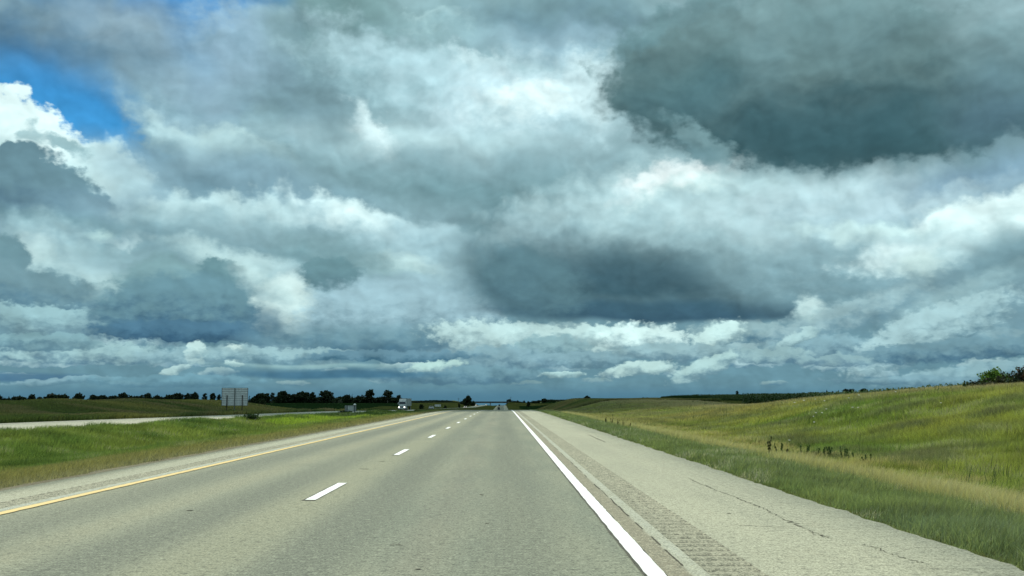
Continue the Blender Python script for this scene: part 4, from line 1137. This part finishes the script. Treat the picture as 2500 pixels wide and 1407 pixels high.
CT = [
 (1030, 987, 15, 640, 'bush', 'dark round bush right of the white truck', 'bush'),
 (1088, 990, 9, 700, 'bush', 'small dark bush right of the small far sign', 'bush'),
 (1122, 985, 7, 900, 'bush', 'tiny bush at the foot of the thin mast', 'bush'),
 (1128, 979, 12, 1400, 'mound', 'low scrub at the left foot of the big tree by the overpass', 'tree'),
 (1143, 965, 20, 1360, 'tall', 'big dark tree at the left end of the overpass', 'tree'),
 (1139, 973, 22, 1380, 'round', 'lower left crown beside the big tree by the overpass', 'tree'),
 (1155, 979, 12, 1400, 'round', 'small crown between the big tree and the overpass deck', 'tree'),
 (1243, 974, 17, 1700, 'broad', 'flat dark crown behind the right end of the overpass', 'tree'),
 (1262, 979, 26, 2200, 'mound', 'thin far hedge right of the overpass', 'hedge'),
 (1279, 977, 8, 2150, 'round', 'tiny far crown at the right end of the thin hedge', 'tree'),
 (1290, 979, 11, 1300, 'bush', 'round dark bush at the edge of the pale field', 'bush'),
 (1305, 979, 20, 2300, 'mound', 'low far hedge behind the pale field', 'hedge'),
 (1315, 977, 9, 2250, 'round', 'tiny crown left of the far double dome', 'tree'),
 (1329, 973, 18, 2200, 'broad', 'far double-domed crown behind the pale field', 'tree'),
 (1341, 978, 14, 2250, 'mound', 'low far scrub right of the double dome', 'tree'),
 (1352, 976, 12, 2200, 'round', 'small far crown before the twin conifers', 'tree'),
 (1365, 980, 12, 2250, 'mound', 'low far scrub beside the twin conifers', 'tree'),
 (1372, 976, 8, 800, 'conifer', 'left and smaller of the twin dark conifers', 'tree'),
 (1384, 973, 15, 780, 'conifer', 'right and larger of the twin dark conifers', 'tree'),
 (1398, 978, 20, 2200, 'mound', 'low far hedge right of the twin conifers', 'hedge'),
 (1412, 972, 15, 1900, 'round', 'round crown between the twin conifers and the tall open tree', 'tree'),
 (1432, 967, 20, 1800, 'tall', 'tall open crown left of where the right hill begins', 'tree'),
 (1424, 979, 26, 1950, 'mound', 'dark hedge under the tall open crown', 'hedge'),
 (1446, 980, 7, 900, 'bush', 'small bush at the start of the right hill', 'bush'),
 (1458, 978, 7, 820, 'bush', 'second small bush on the lower crest of the right hill', 'bush'),
]
for i, (X, tp, wp, D, kd, lb, ct) in enumerate(CT):
    far_tree(X, tp, wp, D, lb, G_C, kd, 100 + i, name={'bush': 'bush', 'hedge': 'hedge'}.get(ct, 'tree'), cat=ct, tint=(.026, .042, .020))
G_R = 'trees on the corn skyline to the right'
RT = [
 (1798, 957, 10, 640, 'bush', 'single low bush on the straight corn skyline'),
 (2017, 951, 9, 700, 'conifer', 'leftmost small conifer on the corn skyline'),
 (2031, 954, 8, 700, 'round', 'short blunt tree between the two small conifers'),
 (2046, 952, 9, 700, 'conifer', 'second small conifer beside the wide crown'),
 (2063, 949, 20, 700, 'broad', 'left half of the wide crown on the corn skyline'),
 (2077, 949, 20, 700, 'broad', 'right half of the wide crown on the corn skyline'),
 (2108, 948, 23, 700, 'broad', 'rightmost dome crown on the corn skyline'),
]
for i, (X, tp, wp, D, kd, lb) in enumerate(RT):
    x = xw(X, D); far_tree(X, tp, wp, D, lb, G_R, kd, 140 + i, base=float(land(x, D, False)) + 1.0 if kd == 'bush' else None)

# bushes on the near bank and shrubs in the grass
def near_bush(X, top, base, wpx, D, label, seed, tint, n=900, leaf=.05, stems=9, name='bush', group=None, cat='bush'):
    rs = np.random.default_rng(seed)
    x = xw(X, D); z = float(land(x, D)) - .05; h = zw(top, D) - z; w = wpx / F * D
    root = empty(name, (x, D, z), 0, label, cat, group)
    mb = MB(); blobs = []
    for i in range(stems):
        a = rs.random() * 6.28; r = rs.random() ** .5 * w * .5; hh = h * rs.uniform(.55, .92) * (1 - .35 * (r / (w * .5)) ** 2)
        tip = (math.cos(a) * r, math.sin(a) * r, hh); mid = (tip[0] * .45 + rs.normal(0, .03), tip[1] * .45, hh * .5)
        mb.tube((tip[0] * .15, tip[1] * .15, 0), mid, .018, .013, n=5); mb.tube(mid, tip, .013, .005, n=5)
        for q in range(4):
            t2 = (tip[0] + rs.normal(0, w * .1), tip[1] + rs.normal(0, w * .1), hh + rs.uniform(-.15, .12) * h)
            mb.tube(tuple(v * .85 for v in tip), t2, .007, .003, n=4)
            blobs.append((t2[0], t2[1], t2[2], w * .09, w * .09, h * .10))
        blobs.append((tip[0] * .8, tip[1] * .8, hh * .8, w * .14, w * .14, h * .16))
        blobs.append((tip[0] * .6, tip[1] * .6, hh * .45, w * .13, w * .13, h * .16))
    mb.build('stems', M['bark'], root)
    leaves('foliage', blobs, leaf, n, tint, root, rs)
    return root
G_B = 'bushes on top of the right bank'
near_bush(2356, 928, 946, 14, 57, 'small pointed bush left of the big green one on the right bank', 201, (.045, .080, .028), 260, .05, 5, group=G_B)
near_bush(2382, 926, 952, 44, 57, 'low dark weedy bush left of the big green one', 202, (.040, .048, .028), 380, .045, 8, group=G_B)
near_bush(2424, 897, 950, 60, 56, 'big bright green bush on top of the right bank', 203, (.115, .205, .040), 2200, .06, 16, group=G_B)
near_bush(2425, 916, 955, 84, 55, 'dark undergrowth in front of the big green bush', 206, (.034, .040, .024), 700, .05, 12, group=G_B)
near_bush(2458, 901, 935, 28, 55, 'thin open bush right of the big green one', 204, (.048, .075, .032), 240, .045, 6, group=G_B)
near_bush(2480, 898, 935, 38, 54, 'wispy branching bush near the right edge', 205, (.045, .062, .030), 700, .05, 12, group=G_B)
near_bush(2508, 889, 940, 52, 54, 'reddish dark bush cut by the right edge of the photo', 207, (.085, .050, .035), 1500, .055, 14, group=G_B)
near_bush(621, 1009, 1022, 40, 83, 'dark low shrub hiding part of the opposite road', 210, (.030, .062, .022), 1200, .05, 14, group='shrubs in the median')
near_bush(848, 1001, 1008, 30, 150, 'dark shrub at the foot of the small sign in the median', 211, (.024, .045, .020), 700, .08, 10, group='shrubs in the median')
near_bush(798, 1012, 1018, 14, 118, 'small dark shrub in the shaded median grass', 212, (.028, .050, .020), 350, .06, 7, group='shrubs in the median')
for i, (X, tp, wp, D, lb) in enumerate([(1574, 970, 16, 330, 'dark bush on the crest of the right hill below the corn'), (1505, 984, 9, 300, 'tiny dark bush halfway up the right hill'),
        (1440, 1003, 12, 190, 'dark tuft of weeds low on the right hill'), (1662, 984, 16, 200, 'low dark weed patch under the corn skyline')]):
    near_bush(X, tp, 0, wp, D, lb, 220 + i, (.030, .050, .020) if D > 100 else (.055, .095, .030), 420, .1 if D > 100 else .035, 8, group='low bushes on the right hill')

# tall weeds with dark seed heads standing in front of the dry belt
M['weed_stalk'] = mat('weed_stalk', (.075, .095, .035), .9, vary=.3)
def weed(X, Yb, hpx, lb, seed, grp, tint=(.080, .088, .036), spread=.12):
    rs = np.random.default_rng(seed)
    p = at(X, Yb, -.45); x, y = p.x, p.y; z = float(land(x, y)) - .03
    h = hpx / F * y + .12
    root = empty('weed', (x, y, z), 0, lb, 'weed', grp)
    mb = MB(); heads = []
    for q in range(3):
        blobs = []; heads.append(blobs)
        tx, ty = rs.normal(0, spread * h), rs.normal(0, spread * h); hh = h * rs.uniform(.75, 1.0)
        mb.tube((0, 0, 0), (tx * .4, ty * .4, hh * .5), .010, .007, n=5); mb.tube((tx * .4, ty * .4, hh * .5), (tx, ty, hh), .007, .004, n=5)
        for f in (.55, .7, .82, .94): blobs.append((tx * f, ty * f, hh * f, .016, .016, hh * .06))
    mb.build('stalk', M['weed_stalk'], root)
    for blobs in heads: leaves('seed_head', blobs, .022, 90, tint, root, rs)
G_W = 'dark seed-headed weeds along the dry grass belt'
for i, (X, Yb, hp) in enumerate([(1480, 1046, 18), (1494, 1048, 20), (1508, 1050, 19), (1523, 1052, 20), (1539, 1054, 18), (1556, 1056, 16), (1600, 1068, 14), (1622, 1072, 14), (1648, 1078, 14),
        (1679, 1086, 15), (1702, 1084, 12), (1742, 1094, 20), (1762, 1098, 12), (1778, 1098, 16), (1800, 1100, 13), (1829, 1102, 16), (1860, 1108, 14)]):
    weed(X, Yb, hp, 'dark seed-headed weed in the row along the dry grass belt', 300 + i, G_W)
weed(1879, 1122, 62, 'tallest dark forked weed stalk at the edge of the dry grass belt', 330, None, spread=.06)
weed(1921, 1122, 36, 'shorter upright dark weed right of the tallest forked stalk', 331, None, spread=.05)

for i, (X, Yb, hp) in enumerate([(1905, 1120, 30), (1960, 1124, 34), (1985, 1126, 26), (2012, 1128, 34), (2034, 1130, 30), (2062, 1136, 34), (2086, 1138, 26), (2120, 1146, 30)]):
    weed(X, Yb, hp * 1.5, 'green leafy weed stem in the loose group behind the dry grass belt', 340 + i, 'green weed stems behind the dry grass belt', tint=(.095, .150, .050), spread=.16)
# white flower heads
M['petal'] = mat('white_petals', (.80, .80, .74), .8)
M['stalk'] = mat('green_stalk', (.06, .10, .03), .8)
FL = [(1940, 983), (1963, 978), (1990, 975), (2013, 979), (2072, 972), (2097, 965), (2187, 957), (1992, 1008), (2007, 1008), (1986, 1017), (1988, 1031), (2018, 999), (2082, 995), (2095, 995), (1927, 1075), (2297, 984)]
for i, (X, Y) in enumerate(FL):
    d = px_dir(X, Y); best = None
    for t in np.arange(14, 160, .25):
        p = Vector((0, 0, EYE)) + d * t
        if p.z < float(land(p.x, p.y)) + .62: best = p; break
    if best is None:
        t = 24.5 / d.x * 1.0; best = Vector((0, 0, EYE)) + d * t
    zg = float(land(best.x, best.y)); r = 2.3 / F * best.y
    root = empty('wildflower', (best.x, best.y, zg), 0, 'small white flower head above the grass of the right bank', 'flower', 'white wildflowers on the right bank')
    hh = max(.3, best.z - zg)
    mb = MB().tube((0, 0, 0), (.02, 0, hh * .6), .006, .005, n=5).tube((.02, 0, hh * .6), (0, 0, hh), .005, .004, n=5); mb.build('stem', M['stalk'], root)
    mb = MB(); rs = np.random.default_rng(400 + i)
    for q in range(14):
        a = rs.random() * 6.28; rr = r * rs.random() ** .5; c = Vector((math.cos(a) * rr, math.sin(a) * rr, hh + r * .35 * (1 - (rr / r) ** 2)))
        mb.tube((0, 0, hh - r * .5), c, .002, .002, n=3); mb.box(c, (r * .42, r * .42, r * .22), Euler((rs.random(), rs.random(), rs.random())).to_matrix())
    mb.build('flower_head', M['petal'], root)

# ================================================================== signs, overpass, poles, vehicles
M['alu'] = mat('weathered_aluminium', (.80, .82, .80), .5, .3, vary=.12, scale=2)
M['alu_rib'] = mat('aluminium_rib', (.15, .17, .17), .6, .4, vary=.15, scale=3)
M['steel_dark'] = mat('rusty_steel_post', (.055, .045, .038), .8, .3, vary=.3, scale=4)
M['girder'] = mat('dark_girder', (.035, .040, .045), .7, vary=.2)
M['concrete'] = mat('bridge_concrete', (.22, .22, .20), .9, vary=.15)
def road_sign(x, y, z0, w, h, zbot, label, group, posts=(-.29, .0, .29), slats=10, yaw=0.0, heavy=(0, 2), short=True, frame_lift=0):
    """seen from behind: slatted extruded panels, stiffeners and posts; z values relative to the base"""
    root = empty('road_sign', (x, y, z0), yaw, label, 'sign', group)
    sh = h / slats; mb = MB()
    for k in range(slats):
        mb.box((0, .03, zbot + (k + .5) * sh), (w, .03, sh * .92))
    mb.box((0, .045, zbot + h / 2), (w * .995, .012, h * .99)); mb.build('panel', M['alu'], root)
    mb = MB()
    for k in range(slats + 1):
        mb.box((0, -.005, zbot + min(max(k * sh, .03), h - .03)), (w, .045, .045))
    mb.build('stiffener_ribs', M['alu_rib'], root)
    for s in (-1, 1):
        MB().box((s * (w / 2 - .04), -.03, zbot + h / 2), (.06, .05, h)).build('edge_bracket', M['alu_rib'], root)
    for i, px_ in enumerate(posts):
        dark = i in heavy
        top = zbot + h * (.58 if dark and short else .985)
        m_ = MB(); wd = .12 if dark else .10
        m_.box((px_ * w, -.13, top / 2), (wd, .02, top)); m_.box((px_ * w, -.06, top / 2), (.02, .13, top)); m_.box((px_ * w, -.045, top / 2), (wd, .02, top))
        m_.build('post', M['steel_dark'] if dark else M['alu_rib'], root)
    return root
D = 183.0
xs_ = xw(578, D); zb = float(land(xs_, D)); sc_ = D / F
road_sign(xs_, D, zb, 64 * sc_, 43 * sc_, zw(990.5, D) - zb, 'large slatted aluminium sign seen from behind on tall posts beyond the opposite road', 'road signs seen from behind')
D = 152.0
xs_ = xw(859, D); zb = float(land(xs_, D))
rs_ = road_sign(xs_, D, zb, 26 * D / F * 1.12, 14.5 * D / F, max(.12, zw(1004.5, D) - zb), 'small pale slatted sign low in the median with a white cap above its corner', 'road signs seen from behind', posts=(-.32, .32), slats=5, yaw=R(28), heavy=(), short=False)
mb = MB()
cx_ = .40 * 26 * D / F; ztop = zw(985.2, D) - zb
prof = [(0.0, .0), (.19, .02), (.21, .08), (.16, .15), (.08, .20), (.01, .225)]
mb.loft([[(cx_ + r * math.cos(a), .0 + r * math.sin(a), ztop - .25 + hh) for a in [i * math.pi / 6 for i in range(12)]] for r, hh in [(max(r, .01), hh) for r, hh in prof]])
M['white_plastic'] = mat('white_cap', (.75, .76, .74), .5)
cap = mb.build('beacon_cap', M['white_plastic'], rs_)
MB().tube((cx_, 0, 0), (cx_, 0, ztop - .24), .03, .03).build('cap_pole', M['alu_rib'], rs_)
D = 560.0
xs_ = xw(1070, D); zb = float(land(xs_, D))
road_sign(xs_, D, zb, 15 * D / F, 5.6 * D / F, zw(993, D) - zb, 'tiny pale far sign between the truck and the overpass', 'road signs seen from behind', slats=4, heavy=(), short=False)

# utility poles and mast
def pole(X, top, D, label, arm=True, name='utility_pole'):
    x = xw(X, D); z = float(land(x, D)); h = zw(top, D) - z
    root = empty(name, (x, D, z), 0, label, 'pole', 'thin poles on the skyline')
    MB().tube((0, 0, 0), (0, 0, h), .22, .13, n=8).build('shaft', M['steel_dark'], root)
    if arm: MB().box((0, 0, h * .93), (2.4, .14, .16)).box((0, 0, h * .80), (1.6, .12, .12)).build('cross_arm', M['steel_dark'], root)
pole(1120.5, 972, 1150, 'thin dark mast left of the big tree by the overpass')
pole(1077, 976, 1500, 'very faint thin pole above the tiny far sign', arm=False)
pole(1247, 969.5, 1600, 'thin pole above the flat crown right of the overpass')

# overpass
D = 1500.0
xa, xb = xw(1157, D), xw(1243, D)
zt, zd = zw(980.6, D), zw(984.4, D); zr = float(road_z(D))
br = empty('overpass', ((xa + xb) / 2, D, zr), 0, 'dark flat overpass crossing the highway at the horizon', 'bridge')
L_ = xb - xa; mb = MB()
MB().box((0, 0, zd - zr + 1.25), (L_, 11, .5)).build('deck', M['concrete'], br)
mb = MB()
for yy in (-4.6, -2.3, 0, 2.3, 4.6): mb.box((0, yy, zd - zr + .5), (L_ - .4, .45, .98))
mb.build('girders', M['girder'], br)
for s in (-1, 1):
    MB().box((0, s * 5.2, zd - zr + 1.85), (L_ + .02, .28, .69)).build('parapet', M['girder'], br)
pxr = xw(1197.5, D) - (xa + xb) / 2
mb = MB()
for yy in (-3.4, 0, 3.4): mb.tube((pxr, yy, -.3), (pxr, yy, zd - zr - .9), .5, .5, n=12)
mb.box((pxr, 0, zd - zr - .45), (1.4, 9.6, .9)); mb.build('pier', M['concrete'], br)
for s in (-1, 1):
    MB().box((s * (L_ / 2 - .8), 0, (zd - zr) / 2 - .2), (1.4, 11.2, zd - zr + .35)).build('abutment', M['concrete'], br)
def embank(xA, xB, name='embankment'):
    """earth ramp carrying the crossing road"""
    t = np.linspace(0, 1, 26); X = xA + (xB - xA) * t
    hgt = zt - .9; prof = [(-26, 0), (-7, 1), (7, 1), (26, 0)]
    gz = land(X, np.full_like(X, D), False)
    k = np.clip(1 - t * 1.02, 0, 1) ** .8
    XX = np.stack([X] * 4, 1) + np.array([[0, 0, 0, 0]]); YY = np.stack([np.full_like(X, D + p[0]) for p in prof], 1)
    ZZ = np.stack([gz - .3 + (hgt - gz) * k * p[1] for p in prof], 1)
    XX[0] = [xA + (-6 if xB > xA else 6), xA, xA, xA + (-6 if xB > xA else 6)]
    tag(link_mesh(name, grid_mesh(name, XX, YY, ZZ), M['land']), kind='structure')
embank(xb - .5, xb + 120); embank(xa + .5, xa - 160)

# ---- vehicles
M['white_paint'] = mat('truck_white', (.42, .45, .44), .35, vary=.05, spec=.5)
M['trailer'] = mat('trailer_skin', (.36, .40, .39), .45, vary=.08, scale=1.5)
M['black'] = mat('black_rubber', (.018, .018, .02), .8)
M['glass'] = mat('dark_glass', (.012, .016, .02), .08, spec=.8)
M['chrome'] = mat('chrome', (.55, .57, .58), .25, .9)
M['silver'] = mat('silver_paint', (.42, .44, .43), .35, .4, spec=.5)
M['dark_paint'] = mat('dark_paint', (.014, .017, .020), .4, spec=.5)
M['white_car'] = mat('white_car_paint', (.65, .66, .65), .35, spec=.5)
M['lamp'] = mat('lit_headlight', (.9, .9, .85), .3, emit=(1, .97, .9, 5.0))
M['tail'] = mat('tail_lamp', (.18, .01, .01), .3)
def wheel(root, x, y, r, w, rim=True):
    o = MB().tube((x - w / 2, y, r), (x + w / 2, y, r), r, r, n=20).build('wheel', M['black'], root)
    if rim:
        s = 1 if x > 0 else -1
        MB().tube((x + s * w * .5, y, r), (x + s * (w * .5 + .015), y, r), r * .55, r * .5, n=14).build('rim', M['chrome'], o)
def section(y, zs, hw, n=0): pass
def semi(x, y, z, yaw, label):
    t = empty('semi_truck', (x, y, z), yaw, label, 'truck')
    P_ = lambda a, b, c: (a, b, c)
    # cab: lofted side profile, front faces -y
    def prof(pts, hw, name, m_, bevel=.03, parent=t):
        mb = MB(); n = len(pts)
        vs = [(-hw, p, q) for p, q in pts] + [(hw, p, q) for p, q in pts]
        fs = [tuple(range(n)), tuple(range(2 * n - 1, n - 1, -1))] + [(i, n + i, n + (i + 1) % n, (i + 1) % n) for i in range(n)]
        return mb.add(vs, fs).build(name, m_, parent, bevel=bevel)
    prof([(1.5, .95), (1.5, 1.95), (1.75, 2.05), (2.25, 2.95), (2.7, 3.35), (3.6, 3.95), (4.9, 3.98), (4.9, .95)], 1.2, 'cab', M['white_paint'], .06)
    prof([(.25, .75), (.18, 1.45), (.45, 1.68), (1.62, 1.93), (1.62, .75)], .98, 'hood', M['white_paint'], .08)
    prof([(1.72, 2.10), (2.20, 2.93), (2.24, 2.90), (1.76, 2.08)], 1.06, 'windshield', M['glass'], 0)
    MB().box((0, .165, 1.12), (1.1, .08, .78)).build('grille', M['chrome'], t, bevel=.02)
    mb = MB()
    for k in range(5): mb.box((0, .115, .84 + k * .14), (1.0, .03, .06))
    mb.build('grille_bars', M['black'], t)
    MB().box((0, .05, .58), (2.4, .32, .38)).build('bumper', M['chrome'], t, bevel=.05)
    for s in (-1, 1):
        MB().box((s * .98, .12, 1.0), (.34, .12, .30)).build('headlight', M['lamp'], t, bevel=.04)
        MB().box((s * 1.05, .75, 1.0), (.36, 1.15, .55)).build('fender', M['white_paint'], t, bevel=.08)
        MB().box((s * 1.48, 1.95, 2.35), (.24, .10, .75)).tube((s * 1.2, 2.1, 2.6), (s * 1.48, 1.97, 2.6), .02).build('mirror', M['white_paint'], t)
        MB().tube((s * 1.28, 4.95, .9), (s * 1.28, 4.95, 4.0), .08, .08, n=10).build('exhaust_stack', M['chrome'], t)
        MB().tube((s * 1.1, 3.2, .75), (s * 1.1, 4.6, .75), .32, .32, n=14).build('fuel_tank', M['chrome'], t)
        MB().box((s * 1.205, 2.9, 2.3), (.02, .8, .6)).build('side_window', M['glass'], t)
    MB().box((0, 12.9, 2.75), (2.6, 14.6, 2.75)).build('trailer', M['trailer'], t, bevel=.04)
    for s in (-1, 1):
        mb = MB()
        for k in range(24): mb.box((s * 1.308, 5.9 + k * .62, 2.75), (.014, .05, 2.6))
        mb.build('trailer_ribs', M['alu_rib'], t)
    MB().box((0, 9.5, 1.05), (1.0, 12, .22)).build('chassis', M['black'], t)
    MB().box((0, 5.585, 4.02), (2.55, .02, .12)).build('trailer_top_rail', M['steel_dark'], t)
    for yy in (.95, 5.4, 6.7, 16.6, 17.9):
        for s in (-1, 1): wheel(t, s * 1.05, yy, .52, .32 if yy < 2 else .5)
    return t
D = 384.0
xt = float(opp_c(D)) - 1.6
semi(xt, D, float(opp_z(D)) + .005, R(-1.2), 'white semi truck with lit headlights coming on the opposite road')

def car(x, y, z, yaw, label, paint_, group, kind='suv', lights=False, rear=False, name='car'):
    t = empty(name, (x, y, z), yaw, label, 'car', group)
    H = {'suv': 1.78, 'sedan': 1.45, 'van': 2.4}[kind]; L = {'suv': 4.7, 'sedan': 4.6, 'van': 5.6}[kind]; hw = .93
    wl = H * .56
    if kind == 'sedan': pr = [(0, .35), (-.02, .62), (.15, .75), (1.25, .92), (2.0, H), (3.3, H), (4.0, .98), (4.55, .92), (L, .6), (L, .35)]
    elif kind == 'suv': pr = [(0, .4), (-.02, .8), (.15, .95), (1.15, 1.12), (1.85, H), (4.2, H), (4.6, 1.1), (L, .8), (L, .4)]
    else: pr = [(0, .45), (-.02, .95), (.3, 1.15), (.9, 1.3), (1.6, H), (5.5, H), (L, .45)]
    n = len(pr); rings = []
    for s, k in ((-1, 0), (1, 0)):
        rings.append([(s * (hw - (.22 * max(0, (q - wl) / (H - wl)))), p, q) for p, q in pr])
    mb = MB(); vs = rings[0] + rings[1]
    fs = [tuple(range(n)), tuple(range(2 * n - 1, n - 1, -1))] + [(i, n + i, n + (i + 1) % n, (i + 1) % n) for i in range(n)]
    mb.add(vs, fs).build('body', paint_, t, bevel=.05)
    a, b = (pr[3], pr[4])
    dy, dz = b[0] - a[0], b[1] - a[1]
    q = lambda f, o, xw_: (xw_, a[0] + dy * f - dz * o, a[1] + dz * f + dy * o)
    mb = MB(); mb.add([q(.1, .02, -.74), q(.1, .02, .74), q(.9, .02, .62), q(.9, .02, -.62), q(.1, -.02, -.74), q(.1, -.02, .74), q(.9, -.02, .62), q(.9, -.02, -.62)],
        [(0, 1, 2, 3), (7, 6, 5, 4), (0, 4, 5, 1), (1, 5, 6, 2), (2, 6, 7, 3), (3, 7, 4, 0)]).build('windshield', M['glass'], t)
    MB().box((0, L - (.18 if kind != 'sedan' else .9), H * .80), (1.3, .22, H * .22)).build('rear_window', M['glass'], t)
    for s in (-1, 1):
        MB().box((s * (hw - .085), 2.6, H * .78), (.06, 1.9, H * .20)).build('side_window', M['glass'], t)
        MB().box((s * .68, .0, .72), (.36, .10, .17)).build('headlight', M['lamp'] if lights else M['chrome'], t, bevel=.03)
        MB().box((s * .78, L, .85), (.22, .08, .3)).build('tail_light', M['tail'], t, bevel=.02)
        for yy in (.9, L - .95): wheel(t, s * .84, yy, .34, .23)
    MB().box((0, -.04, .45), (1.7, .12, .22)).build('bumper', M['black'], t, bevel=.03)
    return t
def opp_car(X, D, lab, p_, kind, lights):
    car(xw(X, D), D, float(opp_z(D)) + .005, R(-1), lab, p_, 'cars on the opposite road', kind, lights)
opp_car(1053, 430, 'silver car on the opposite road behind the truck', M['silver'], 'sedan', False)
opp_car(1136.5, 800, 'dark oncoming car with two lit headlights left of the overpass', M['dark_paint'], 'suv', True)
opp_car(1162.5, 1300, 'far pale oncoming car just under the left end of the overpass', M['white_car'], 'suv', True)
opp_car(1187.5, 1440, 'farthest pale oncoming car beside the overpass pier', M['white_car'], 'sedan', True)
G_A = 'vehicles ahead in our direction'
car(xw(1218, 830), 830, float(road_z(830)) + .005, R(180), 'black van driving ahead just beyond the crest', M['dark_paint'], G_A, 'van')
car(xw(1219.3, 1250), 1250, float(road_z(1250)) + .005, R(180), 'tiny dark van farther ahead under the overpass', M['dark_paint'], G_A, 'van')
